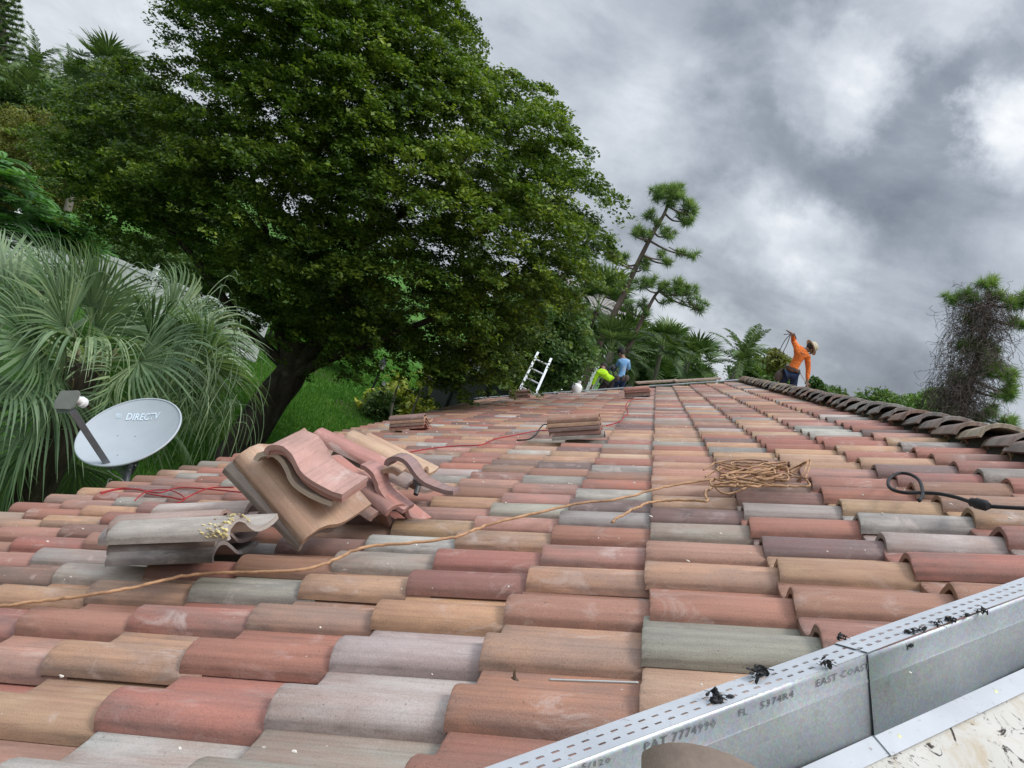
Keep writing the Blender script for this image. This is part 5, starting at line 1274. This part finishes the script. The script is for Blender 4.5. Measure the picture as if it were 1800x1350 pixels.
    m = MB(); m.tube(curve_pts([at_y(228, 815, yd + .03), at_y(222, 838, yd), at_y(220, 862, yd - .05), at_y(221, 890, yd - .1)], 5), .034, 12); m.build('mast', dark, t, 60)
    m = MB(); m.bar(armB, at_y(205, 818, yd), .03, .03, view); m.tube([at_y(206, 812, yd), at_y(222, 830, yd)], .006, 6); m.build('arm_joint', dark, t)
    for (x, y) in ((241, 808), (238, 818), (228, 826), (216, 815), (192, 817)):
        c = at_y(x, y, yd - .01); MB().blob(c, (.008, .008, .008), nu=8, nv=5).build('bolt', bolt, t, 180)
    for (x, y) in ((182, 797), (238, 767), (207, 800), (207, 766)):
        c, _, _ = local(x, y); MB().blob(c, (.006, .006, .004), nu=8, nv=5).build('rivet', dark, t, 180)
    m = MB(); m.tube(curve_pts([at_y(188, 825, yd - .1), at_y(200, 835, yd - .1), at_y(214, 843, yd - .08), at_y(226, 860, yd - .06), at_y(232, 880, yd)], 5), .0042, 6); m.tube(curve_pts([at_y(190, 866, yd - .2), at_y(189, 850, yd - .2), at_y(192, 842, yd - .2), at_y(197, 843, yd - .2)], 5), .004, 6); m.build('coax_cable', cabm, t, 180)
build_dish()

# ================================================================== PEOPLE
SKIN = plain('skin', (.20, .105, .068), .5, var=.06, scale=30, bump=.05)
def skin_mesh(name, nodes, edges, root, mat, parent, sub=2):
    """one continuous body grown round a jointed skeleton; nodes: name -> (point, rx[, ry])"""
    keys = list(nodes); idx = {k: i for i, k in enumerate(keys)}
    me = bpy.data.meshes.new(name); me.from_pydata([nodes[k][0][:] for k in keys], [(idx[a], idx[b]) for a, b in edges], [])
    o = bpy.data.objects.new(name, me); COL.objects.link(o); o.modifiers.new('s', 'SKIN').use_smooth_shade = True
    if not me.skin_vertices: me.skin_vertices.new()
    sv = me.skin_vertices[0].data
    for k in keys:
        n = nodes[k]; sv[idx[k]].radius = (n[1], n[2] if len(n) > 2 else n[1]); sv[idx[k]].use_root = (k == root)
    m = o.modifiers.new('d', 'SUBSURF'); m.levels = sub; m.render_levels = sub
    dg = bpy.context.evaluated_depsgraph_get(); ev = bpy.data.meshes.new_from_object(o.evaluated_get(dg)); bpy.data.objects.remove(o); bpy.data.meshes.remove(me)
    ev.materials.clear(); ev.name = name; finish_mesh(ev, 180); return link_mesh(name, ev, mat, parent)
def hand_nodes(N, E, pre, wrist, palm, fwd, side, curl, s=1.0):
    """palm with five unequal, bent fingers; fwd: finger direction, side: towards the thumb, curl: towards the palm"""
    fwd = fwd.normalized(); side = (side - fwd * side.dot(fwd)).normalized(); curl = (curl - fwd * curl.dot(fwd)).normalized()
    N[pre + 'palm'] = (palm, .030 * s, .017 * s); E.append((wrist, pre + 'palm'))
    for i, (off, ln) in enumerate(((.030, .072), (.010, .080), (-.010, .075), (-.030, .058))):
        a = palm + side * off * s + fwd * .045 * s; b = a + (fwd * .8 + curl * .5).normalized() * ln * .5 * s; c = b + (fwd * .35 + curl * .95).normalized() * ln * .5 * s
        for k, p, r in (('a', a, .0095), ('b', b, .0088), ('c', c, .0075)): N[pre + 'f%d%s' % (i, k)] = (p, r * s)
        E += [(pre + 'palm', pre + 'f%da' % i), (pre + 'f%da' % i, pre + 'f%db' % i), (pre + 'f%db' % i, pre + 'f%dc' % i)]
    a = palm + side * .036 * s - fwd * .012 * s; b = a + (side * .6 + fwd * .7 + curl * .3).normalized() * .036 * s; c = b + (fwd * .9 + curl * .4).normalized() * .028 * s
    for k, p, r in (('a', a, .011), ('b', b, .0105), ('c', c, .0085)): N[pre + 't' + k] = (p, r * s)
    E += [(pre + 'palm', pre + 'ta'), (pre + 'ta', pre + 'tb'), (pre + 'tb', pre + 'tc')]
def roofer(label, J, shirt_m, pants_m, face, hat, extra=None, sleeve=1.0):
    """J: joints in world space. The body is one mesh; shirt, trousers, hat and boots are its clothes."""
    up = Vector((0, 0, 1)); t = empty('person', J['root'], label, 'person')
    N = {'pelvis': (J['pelvis'], .135, .10), 'waist': (J['waist'], .125, .09), 'chest': (J['chest'], .150, .105), 'collar': (J['collar'], .11, .075), 'neck': (J['neck'], .052), 'skull': (J['head'], .082, .092), 'crown': (J['head'] + (J['head'] - J['neck']).normalized() * .07, .070)}
    E = [('pelvis', 'waist'), ('waist', 'chest'), ('chest', 'collar'), ('collar', 'neck'), ('neck', 'skull'), ('skull', 'crown')]
    for s in 'LR':
        N['sh' + s] = (J['sh' + s], .060); N['el' + s] = (J['el' + s], .043); N['wr' + s] = (J['wr' + s], .028); E += [('collar', 'sh' + s), ('sh' + s, 'el' + s), ('el' + s, 'wr' + s)]
        fw = (J['ha' + s] - J['wr' + s]).normalized(); hand_nodes(N, E, 'h' + s, 'wr' + s, J['ha' + s], fw, fw.cross(up) if abs(fw.z) < .9 else Vector((-1 if s == 'L' else 1, 0, 0)), face)
        N['hip' + s] = (J['hip' + s], .085); N['kn' + s] = (J['kn' + s], .058); N['an' + s] = (J['an' + s], .040); N['to' + s] = (J['an' + s] + face.normalized() * .15 + Vector((0, 0, -.05)), .035)
        E += [('pelvis', 'hip' + s), ('hip' + s, 'kn' + s), ('kn' + s, 'an' + s), ('an' + s, 'to' + s)]
    body = skin_mesh('body', N, E, 'pelvis', SKIN, t)
    hd = J['head']; f = J.get('look', face).normalized(); hu = (J['head'] - J['neck']).normalized(); rt = f.cross(hu).normalized(); f = hu.cross(rt).normalized()
    fm = Matrix((rt, f, hu)).transposed(); b = MB(); b.blob(hd + f * .105 - hu * .005, (.015, .022, .026), fm, 8, 6)
    b.build('nose', SKIN, t, 180); b = MB(); b.blob(hd + f * .098 - hu * .045, (.026, .01, .008), fm, 8, 5); b.build('mouth', plain('lips', (.22, .07, .06), .5) if 'lips' not in MATS else MATS['lips'], t, 180)
    for s_ in (-1, 1):
        b = MB(); b.blob(hd + rt * .087 * s_ - hu * .005, (.012, .022, .032), fm, 8, 6); b.build('ear', SKIN, t, 180)
        b = MB(); b.blob(hd + rt * .034 * s_ + f * .092 + hu * .02, (.013, .008, .009), fm, 8, 6); b.build('eye', MATS.get('eye_dark') or plain('eye_dark', (.03, .02, .015), .2), t, 180)
    b = MB(); b.blob(hd - f * .022 + hu * .038, (.094, .102, .095), fm, 14, 9); b.build('hair', MATS.get('dark_hair') or plain('dark_hair', (.02, .015, .012), .8), t, 180)
    k = 1.12
    S = {'belly': (J['pelvis'].lerp(J['waist'], .25), .150, .115), 'waist': (J['waist'], .142, .105), 'chest': (J['chest'], .168, .122), 'collar': (J['collar'], .122, .085), 'nk': (J['collar'].lerp(J['neck'], .45), .062)}
    SE = [('belly', 'waist'), ('waist', 'chest'), ('chest', 'collar'), ('collar', 'nk')]
    for s in 'LR':
        S['sh' + s] = (J['sh' + s], .074); S['ua' + s] = (J['sh' + s].lerp(J['el' + s], .5), .064); S['el' + s] = (J['el' + s], .056); S['cu' + s] = (J['el' + s].lerp(J['wr' + s], .92 * sleeve), .040)
        SE += [('collar', 'sh' + s), ('sh' + s, 'ua' + s), ('ua' + s, 'el' + s), ('el' + s, 'cu' + s)]
    skin_mesh('shirt', S, SE, 'waist', shirt_m, t)
    P = {'p': (J['pelvis'], .150, .112)}; PE = []
    for s in 'LR':
        P['h' + s] = (J['hip' + s], .100); P['m' + s] = (J['hip' + s].lerp(J['kn' + s], .5), .088); P['k' + s] = (J['kn' + s], .072); P['c' + s] = (J['kn' + s].lerp(J['an' + s], .5), .066); P['a' + s] = (J['an' + s] + Vector((0, 0, .03)), .056)
        PE += [('p', 'h' + s), ('h' + s, 'm' + s), ('m' + s, 'k' + s), ('k' + s, 'c' + s), ('c' + s, 'a' + s)]
    skin_mesh('trousers', P, PE, 'p', pants_m, t)
    for s in 'LR':
        B = {'a': (J['an' + s] + Vector((0, 0, .04)), .052), 'b': (J['an' + s] + Vector((0, 0, -.03)), .050), 'c': (J['an' + s] + face.normalized() * .17 + Vector((0, 0, -.055)), .042)}
        skin_mesh('boot', B, [('a', 'b'), ('b', 'c')], 'b', MATS.get('boot_leather') or plain('boot_leather', (.10, .065, .04), .7), t)
    hm, brim, kind = hat; c = hd + hu * .055 - f * .01; b = MB()
    if kind == 'brim': b.lathe([(brim, -.018), (brim * .8, .002), (.108, .012), (.106, .05), (.092, .095), (.05, .115), (.002, .118)], c, fm, 20)
    else:
        b.lathe([(.104, -.01), (.104, .03), (.092, .075), (.055, .10), (.002, .106)], c, fm, 18); b.prism([c + f * .08 + rt * .08, c + f * .175 + rt * .055 - hu * .01, c + f * .19 - hu * .012, c + f * .175 - rt * .055 - hu * .01, c + f * .08 - rt * .08], hu * .008)
    b.build('hat', hm, t, 50)
    return t, body
def cloth(name, c, folds=.5, stain=None):
    s = NT(name); v = s.coord('Object'); n = s.noise(v, 7, 5, .6, .5); n2 = s.noise(s.scale(v, (9, 9, 22)), 1.0, 4, .6, .8)
    col = s.mix(s.ramp(n, [(.3, 0), (.7, 1)]), tuple(x * .86 for x in c), c)
    if stain: col = s.mix(s.ramp(s.noise(v, 5.5, 4, .6), [(.50, 0), (.62, .7)]), col, stain)
    return s.done(col, .85, s.bump(n2, folds, .08), 0, .2)
def people():
    # --- orange shirt, beyond the ridge
    Y = 18.2
    def p(zx, zy, dy=0): return at_y(1300 + zx / 8.44, 560 + zy / 8.44, Y + dy)
    J = {'pelvis': p(765, 790), 'waist': p(812, 690), 'chest': p(890, 560), 'collar': p(940, 470), 'neck': p(985, 468, .03), 'head': p(1040, 446, .05),
         'shL': p(845, 425), 'elL': p(800, 330, .20), 'wrL': p(788, 232, .03), 'haL': p(762, 214, 0), 'shR': p(1005, 565), 'elR': p(1020, 750, .06), 'wrR': p(1003, 930, .0), 'haR': p(1003, 975, -.01)}
    J['hipL'] = p(705, 810); J['hipR'] = p(812, 840); J['knL'] = p(628, 985, .1); J['knR'] = p(795, 1050, .05)
    for s, dx in (('L', -.10), ('R', .02)): k = J['kn' + s]; J['an' + s] = k + Vector((dx * .3, -.02, -.42))
    J['root'] = Vector((J['anL'].x, Y, min(J['anL'].z, J['anR'].z) - .07))
    J['look'] = Vector((.9, .5, -.5))
    om = cloth('orange_shirt', (.88, .22, .05), 1.0); pm = cloth('dark_jeans', (.022, .036, .080), .4)
    hatm = cloth('khaki_hat', (.50, .44, .33), .2)
    t, body = roofer('person in an orange long-sleeved shirt and sun hat raising a coiled hose behind the ridge', J, om, pm, Vector((.25, 1, 0)), (hatm, .175, 'brim'))
    wt = cloth('white_undershirt', (.70, .70, .70), .3); skin_mesh('undershirt_hem', {'a': (J['pelvis'] + Vector((0, 0, .02)), .162, .124), 'b': (J['pelvis'].lerp(J['waist'], .30), .150, .115)}, [('a', 'b')], 'a', wt, t)
    lm = plain('worn_leather', (.075, .055, .045), .8, var=.3); c = J['pelvis'].lerp(J['waist'], .42); ax = (J['waist'] - J['pelvis']).normalized(); qx = ax.orthogonal().normalized(); Mx = Matrix((Vector((1, 0, 0)), Vector((0, 1, 0)), ax)).transposed()
    MB().lathe([(.165, -.025), (.168, 0), (.165, .025)], c, Mx, 20).build('tool_belt', lm, t, 40)
    b = MB(); pc = p(583, 850, -.05); b.blob(pc, (.085, .06, .125), None, 10, 8, .06); b.bar(p(640, 740, -.04), p(575, 800, -.04), .09, .03); b.build('tool_pouch', lm, t, 60)
    mk = MB(); mk.prism([p(905, 480, -.155), p(930, 510, -.15), p(975, 538, -.15), p(940, 536, -.155), p(912, 512, -.158)], (0, -.006, 0)); mk.build('shirt_print', plain('print_ink', (.03, .03, .035), .7), t)
    h = MB(); h.tube(curve_pts([p(655, 238, -.03), p(715, 230, -.03), p(750, 240, -.02), p(700, 290, -.03), p(640, 380, -.03), p(600, 470, -.03), p(583, 530, -.03)], 6), .0095, 6); h.tube(curve_pts([p(765, 230, -.05), p(735, 300, -.05), p(700, 390, -.05), p(665, 460, -.05), p(640, 520, -.05)], 6), .0085, 6)
    h.tube(curve_pts([p(805, 215, .03), p(828, 260, .03), p(842, 310, .03)], 5), .012, 6)
    tag(h.build('coiled_hose', plain('grey_hose', (.10, .085, .085), .6), None, 180), 'grey hose loops hanging from the raised hand of the person in orange', 'hose')
    h = MB(); h.tube(curve_pts([p(890, 745, -.06), p(900, 800, -.05), p(935, 870, -.04), p(975, 930, -.03), p(1000, 985, -.04), p(1025, 1050, -.02), p(1040, 1085, 0)], 6), .0085, 6); tag(h.build('safety_rope', plain('rope', (.30, .24, .20), .8), None, 180), 'thin rope running from the belt to the lowered hand of the person in orange', 'rope')
    # --- light blue shirt, with blower
    Y = 24.0
    def p(zx, zy, dy=0): return at_y(1000 + zx / 13.5, 600 + zy / 13.5, Y + dy)
    J = {'pelvis': p(1235, 860), 'waist': p(1250, 745), 'chest': p(1290, 560), 'collar': p(1300, 435), 'neck': p(1270, 375, .02), 'head': p(1245, 285, .03),
         'shL': p(1200, 470), 'elL': p(1120, 600, .10), 'wrL': p(1030, 615, .05), 'haL': p(985, 640, .04), 'shR': p(1400, 475), 'elR': p(1420, 640, .15), 'wrR': p(1330, 720, .30), 'haR': p(1270, 740, .33), 'look': Vector((-.9, .45, -.15))}
    J['hipL'] = p(1180, 900); J['hipR'] = p(1300, 910); J['knL'] = J['hipL'] + Vector((-.06, .10, -.40)); J['knR'] = J['hipR'] + Vector((.03, .08, -.40)); J['anL'] = J['knL'] + Vector((0, 0, -.36)); J['anR'] = J['knR'] + Vector((0, 0, -.36)); J['root'] = Vector((J['anL'].x, Y, J['anL'].z - .08))
    bm_ = cloth('light_blue_shirt', (.20, .40, .66), .5, (.42, .40, .38))
    t, body = roofer('person in a light blue shirt and dark cap aiming a blower tube', J, bm_, pm, Vector((-.3, 1, 0)), (cloth('dark_cap', (.018, .016, .018), .2), .16, 'cap'), sleeve=.25)
    pouch = MB(); 
    for x in (1150, 1290, 1370): pouch.blob(p(x, 880, -.12), (.075, .05, .10), None, 8, 6, .08)
    pouch.build('tool_pouch', lm, t, 60)
    bl = MB(); bl.tube([p(1040, 600, -.02), p(960, 640, -.03), p(880, 700, -.04), p(600, 905, -.06), p(582, 918, -.06)], [.05, .055, .045, .04, .055], 12); bl.build('blower_tube', plain('blower_plastic', (.028, .032, .032), .45), None, 50)
    o = bpy.data.objects['blower_tube']; tag(o, 'black blower tube held by the person in light blue, pointing down left', 'leaf blower'); m = MB(); m.blob(p(1060, 640, .02), (.10, .12, .11), None, 10, 7, .04); m.build('motor', MATS['blower_plastic'], o, 60)
    # --- lime shirt, bending down
    Y = 22.8
    J = {'pelvis': p(965, 900, .1), 'waist': p(900, 850, .05), 'chest': p(820, 770, -.02), 'collar': p(790, 700, -.02), 'neck': p(805, 655, .05), 'head': p(815, 620, .15),
         'shL': p(700, 745, -.03), 'elL': p(610, 920, -.05), 'wrL': p(545, 1060, -.02), 'haL': p(530, 1100, 0), 'shR': p(880, 760, .1), 'elR': p(930, 940, .15), 'wrR': p(880, 1080, .1), 'haR': p(860, 1120, .1), 'look': Vector((-.3, .8, -.7))}
    J['hipL'] = p(900, 960, .1); J['hipR'] = p(1020, 940, .1); J['knL'] = J['hipL'] + Vector((-.1, .05, -.30)); J['knR'] = J['hipR'] + Vector((.02, .05, -.30)); J['anL'] = J['knL'] + Vector((.05, .1, -.32)); J['anR'] = J['knR'] + Vector((.05, .1, -.32)); J['root'] = Vector((J['anL'].x, Y, J['anL'].z - .08))
    roofer('person in a lime yellow work shirt bent over behind the far roof edge', J, cloth('lime_shirt', (.50, .85, .03), .6), cloth('brown_trousers', (.045, .035, .035), .4), Vector((-.3, 1, 0)), (cloth('black_cap', (.015, .015, .015), .2), .15, 'cap'), sleeve=.9)
people()

# ================================================================== LADDER, FENCES AND NEIGHBOURS
def ladder():
    al = plain('aluminium', (.66, .67, .68), .35, .6, var=.08); Y = 20.4
    a0, a1 = at_y(946, 619, Y), at_y(906, 700, Y - .9); b0, b1 = at_y(969, 630, Y), at_y(936, 705, Y - .9)
    d = (a1 - a0); k = (a0.z) / -d.z; A = a0 + d * k; d2 = (b1 - b0); B = b0 + (b1 - b0) * (b0.z / -(b1 - b0).z)
    t = empty('ladder', (A + B) / 2, 'aluminium ladder leaning on the far eaves, its top two rungs above the roof', 'ladder'); t['label'] = 'white aluminium ladder leaning on the far eaves left of the roofers'
    for P, Q in ((A, a0), (B, b0)):
        MB().bar(P, Q, .028, .055, (1, 0, 0)).build('rail', al, t)
    n = int((a0 - A).length / .30)
    for i in range(1, n + 1): u = 1 - (i * .30 - .08) / (a0 - A).length; MB().tube([a0.lerp(A, 1 - u), b0.lerp(B, 1 - u)], .019, 8).build('rung', al, t, 60)
ladder()
def white_fence():
    vin = plain('white_vinyl', (.78, .79, .79), .4, var=.02, bump=.02); Y = 24.0
    A, B = at_y(20, 382, Y), at_y(330, 492, Y + .8); A = A + (A - B) * .4; B = B + (B - A) * .35; top = min(A.z, B.z); H = (A.z + B.z) / 2; A.z = B.z = H; print('fence top', H, A, B)
    t = empty('vinyl_fence', (A.x, A.y, 0), 'white vinyl privacy fence behind the fan palm and feathery shrubs', 'fence')
    d = (B - A); L = d.length; u = d.normalized(); nb = int(L / .17); sec = 2.4; nrm = Vector((-u.y, u.x, 0)); pm = MB().box((0, 0, 0), (.165, .022, H - .35)).mesh('board', None, .004); pm.materials.append(vin)
    ang = math.atan2(u.y, u.x)
    for i in range(nb):
        c = A + u * (i + .5) * .17; o = bpy.data.objects.new('board', pm); COL.objects.link(o); o.matrix_basis = Matrix.Translation((c.x, c.y, (H - .15) / 2)) @ Matrix.Rotation(ang, 4, 'Z'); adopt(o, t)
    for z in (H - .16, .22):
        MB().bar(Vector((A.x, A.y, z)), Vector((B.x, B.y, z)), .05, .14).build('rail', vin, t)
    k = 0; xs = 0.0
    post_at = [0]; ref = at_y(147, 430, Y + .2)
    off = ((ref - A).dot(u)) % sec
    while off + xs <= L:
        c = A + u * (off + xs); m = MB(); m.box((c.x, c.y, (H + .06) / 2), (.13, .13, H + .06)); m.build('post', vin, t)
        m = MB(); m.box((c.x, c.y, H + .075), (.17, .17, .03)); m.lathe([(.03, 0), (.04, .03), (.062, .075), (.05, .12), (.012, .145), (.01, .17)], (c.x, c.y, H + .09), None, 12); m.build('post_cap', vin, t, 40); xs += sec
white_fence()
def yard():
    gr = plain('grey_fence_board', (.33, .34, .33), .85, var=.2, scale=5); dk = plain('black_iron', (.012, .016, .015), .5, .3)
    # grey board fence and dark picket gate near the shrub
    A = on_z(668, 715); Y = 27.0; a, b = at_y(678, 672, Y), at_y(764, 668, Y + 1.5); 
    t = empty('grey_fence', (a.x, a.y, 0), 'weathered grey board fence beyond the lawn, half hidden by leaves', 'fence'); n = 11; top = a.z
    for i in range(n):
        p = a.lerp(b, i / (n - 1)); MB().box((p.x, p.y, top / 2), (.20, .03, top)).build('board', gr, t)
    MB().bar(Vector((a.x, a.y - .03, top * .85)), Vector((b.x, b.y - .03, top * .85)), .04, .09).build('rail', gr, t)
    Yp = 25.6; a, b = at_y(705, 683, Yp), at_y(752, 700, Yp); z = (a.z + b.z) / 2
    t = empty('picket_gate', (a.x, a.y, 0), 'dark metal picket gate in front of the grey board fence', 'gate')
    for i in range(10): p = a.lerp(b, i / 9); MB().box((p.x, p.y, z / 2 + .02), (.028, .028, z)).build('picket', dk, t)
    for zz in (z, z * .25): MB().bar(Vector((a.x, a.y, zz)), Vector((b.x, b.y, zz)), .04, .04).build('rail', dk, t)
    # lamp post
    base = on_z(649, 704); top = at_y(668, 652, base.y); t = empty('lamp_post', base, 'black garden lamp post leaning over the lawn edge by the shrubs', 'lamp post'); t['label'] = 'black garden lamp post at the lawn edge beside the shrubs'
    base.x = top.x - .05
    MB().tube([base, base.lerp(top, .08), top], [.07, .04, .035], 10).build('pole', dk, t, 60)
    c = top; MB().lathe([(.05, 0), (.09, .05), (.10, .06)], c, None, 10).build('collar', dk, t)
    MB().lathe([(.09, .06), (.12, .30)], c, None, 6).build('lantern', plain('lantern_glass', (.35, .35, .33), .2), t); MB().lathe([(.15, .30), (.06, .42), (.01, .50)], c, None, 6).build('lantern_cap', dk, t)
    # shrubs: real bushes round the post
    def bush(name, label, px, py, rx, ry, rz, mat, leaf, n, seed):
        c = on_z(px, py); rng = np.random.default_rng(seed); t = empty(name, c, label, 'shrub'); q = rng.normal(size=(n, 3)); q /= np.linalg.norm(q, axis=1)[:, None]; q[:, 2] = np.abs(q[:, 2]); q *= rng.uniform(.55, 1.05, (n, 1)); P = q * np.array([rx, ry, rz]) + np.array([c.x, c.y, .05])
        link_mesh('foliage', leaf_mesh('foliage', P, 22, .16, leaf, rng=rng, up=.6, aspect=.55), mat, t); m = MB()
        for i in range(7): an = i * .9; m.tube([c, c + Vector((math.cos(an) * rx * .6, math.sin(an) * ry * .6, rz * .6))], [.02, .008], 4)
        m.build('stem', M_BARKG, t)['kind'] = 'stuff'
    bush('croton_shrub', 'yellow green variegated shrub just above the tile stack at the eaves', 702, 748, 1.5, .9, 1.05, M_CROTON, .15, 520, 1)
    bush('clipped_shrub', 'dark green clipped shrub between the lamp post and the yellow green shrub', 664, 738, .6, .6, 1.0, M_BACK, .09, 260, 2)
    bush('small_leafy_bush', 'green leafy bush at the end of the yellow green shrub beside the eaves', 765, 742, .8, .7, .9, M_BACK, .11, 240, 3)
    # mulch bed
    c = on_z(680, 745); m = MB(); pts = [(c.x + 1.9 * math.cos(a) * (1 + .1 * math.sin(3 * a)), c.y + 1.5 * math.sin(a), .004) for a in [i * .42 for i in range(15)]]; m.poly(pts); tag(m.build('mulch_bed', plain('mulch', (.10, .06, .045), .95, var=.5, scale=30, bump=1, bdist=.03), None), 'brown mulch bed under the shrubs', None, None, 'structure')
    c = on_z(562, 658); m = MB(); m.poly([(c.x + 1.0 * math.cos(a), c.y + .7 * math.sin(a), .004) for a in [i * .6 for i in range(10)]]); tag(m.build('bare_soil_patch', MATS['mulch'], None), 'bare brown soil patch on the lawn', None, None, 'structure')
    # small staked palms
    for k, (bx, by, tx, ty, lab) in enumerate(((697, 728, 701, 668, 'young palm with a thin pale stem and hanging yellow leaves by the grey fence'), (724, 740, 752, 665, 'second thin-stemmed young palm leaning right of the yellow-leaved one'))):
        Yk = 24.2 + k * .5; top = at_y(tx, ty, Yk); b = Vector((at_y(bx, by, Yk).x, Yk, 0)); palm('young_palm', lab, b, top, 8, [YPALM], .035, M_BARKG, None, 90 + k, (-.9, .9), .42)
    # neighbour: low building with a white roof edge, tall white stucco building behind
    wh = plain('white_trim', (.74, .75, .76), .5, var=.03); dkw = plain('dark_screen', (.035, .04, .04), .6); Yb = 27
    a, b = at_y(806, 632, Yb), at_y(934, 690, Yb - .8); z = (a.z + b.z) / 2; a.z = b.z = z; t = empty('screened_porch', (a.x, a.y, 0), 'low dark screened porch with a bright white roof edge behind the ladder', 'building')
    d = (b - a).normalized(); nn = Vector((-d.y, d.x, 0)); a2 = a - d * 1.0; b2 = b + d * 2.5
    MB().bar(a2, b2, .12, .24).build('roof_edge', wh, t); m = MB(); m.prism([a2 + Vector((0, 0, .1)), b2 + Vector((0, 0, .1)), b2 + nn * 4 + Vector((0, 0, .35)), a2 + nn * 4 + Vector((0, 0, .35))], (0, 0, .05)); m.build('roof', wh, t)
    L = (b2 - a2).length
    for i in range(int(L / 1.2) + 1): p = a2 + d * i * 1.2; MB().box((p.x, p.y, z / 2), (.06, .06, z)).build('post', MATS['black_iron'], t)
    m = MB(); m.bar(Vector((a2.x, a2.y + .06, z / 2 - .06)), Vector((b2.x, b2.y + .06, z / 2 - .06)), .02, z - .15); m.build('screen', dkw, t)
    st = plain('pale_stucco', (.62, .62, .60), .9, var=.06, scale=3, bump=.5, bdist=.02)
    Yw = 40; a = at_y(1000, 600, Yw); b = at_y(1062, 600, Yw); tp = at_y(1040, 545, Yw).z; t = empty('white_house', (a.x, Yw, 0), 'tall pale stucco house wall seen between the palm trunks', 'building')
    MB().box(((a.x + b.x) / 2 - 1.2, Yw + 3, tp / 2), (b.x - a.x + 2.4, 6, tp)).build('wall', st, t); MB().box((b.x + .05, Yw + 3, tp / 2), (.22, 6.2, tp)).build('corner_trim', wh, t)
    m = MB(); x0, x1 = (a.x + b.x) / 2 - 1.2 - (b.x - a.x + 2.4) / 2 - .3, b.x + .4; m.prism([(x0, Yw - .4, tp), (x1, Yw - .4, tp), (x1, Yw + 3, tp + 1.1), (x0, Yw + 3, tp + 1.1)], (0, 0, .08)); m.prism([(x0, Yw + 6.4, tp), (x1, Yw + 6.4, tp), (x1, Yw + 3, tp + 1.1), (x0, Yw + 3, tp + 1.1)], (0, 0, .08)); m.build('roof', plain('grey_roof', (.22, .20, .19), .9), t)
YPALM = feather_leaf('young_frond', 1.5, M_CROTON, droop=1.6, n=14, up0=.4, rr=rrl, lw=.07)
yard()
# grass blades over the part of the lawn in view
def grass():
    rng = np.random.default_rng(77); n = 150000
    px = rng.uniform(60, 760, n); py = rng.uniform(575, 930, n); P = []
    V0 = np.stack([px - 900, 675 - py, np.full(n, -FPX)], 1); W = V0 @ np.array(ROT).T; k = W[:, 2] < -60; W = W[k]; t = -CAM_Z / W[:, 2]; Q = W * t[:, None]; Q = Q[(Q[:, 1] > 6) & (Q[:, 1] < 42) & (Q[:, 0] < -3.6)]
    m = len(Q); Q = Q + rng.normal(size=(m, 3)) * np.array([.15, .15, 0]); Q[:, 2] = 0; h = rng.uniform(.03, .10, m) * (1 + .5 * (Q[:, 1] > 20)); an = rng.uniform(0, 6.28, m); w = .006 + .0006 * Q[:, 1]
    sd = np.stack([np.cos(an) * w, np.sin(an) * w, np.zeros(m)], 1); tip = Q + np.stack([rng.normal(size=m) * .03, rng.normal(size=m) * .03, h], 1)
    V = np.stack([Q - sd, Q + sd, tip], 1).reshape(-1, 3); o = link_mesh('lawn_grass', fast_mesh('lawn_grass', V, np.arange(m * 3).reshape(-1, 3), {'rnd': np.repeat(rng.random(m), 3)}), M_GRASSB); tag(o, 'short bright green grass blades of the lawn', None, None, 'stuff')
grass()
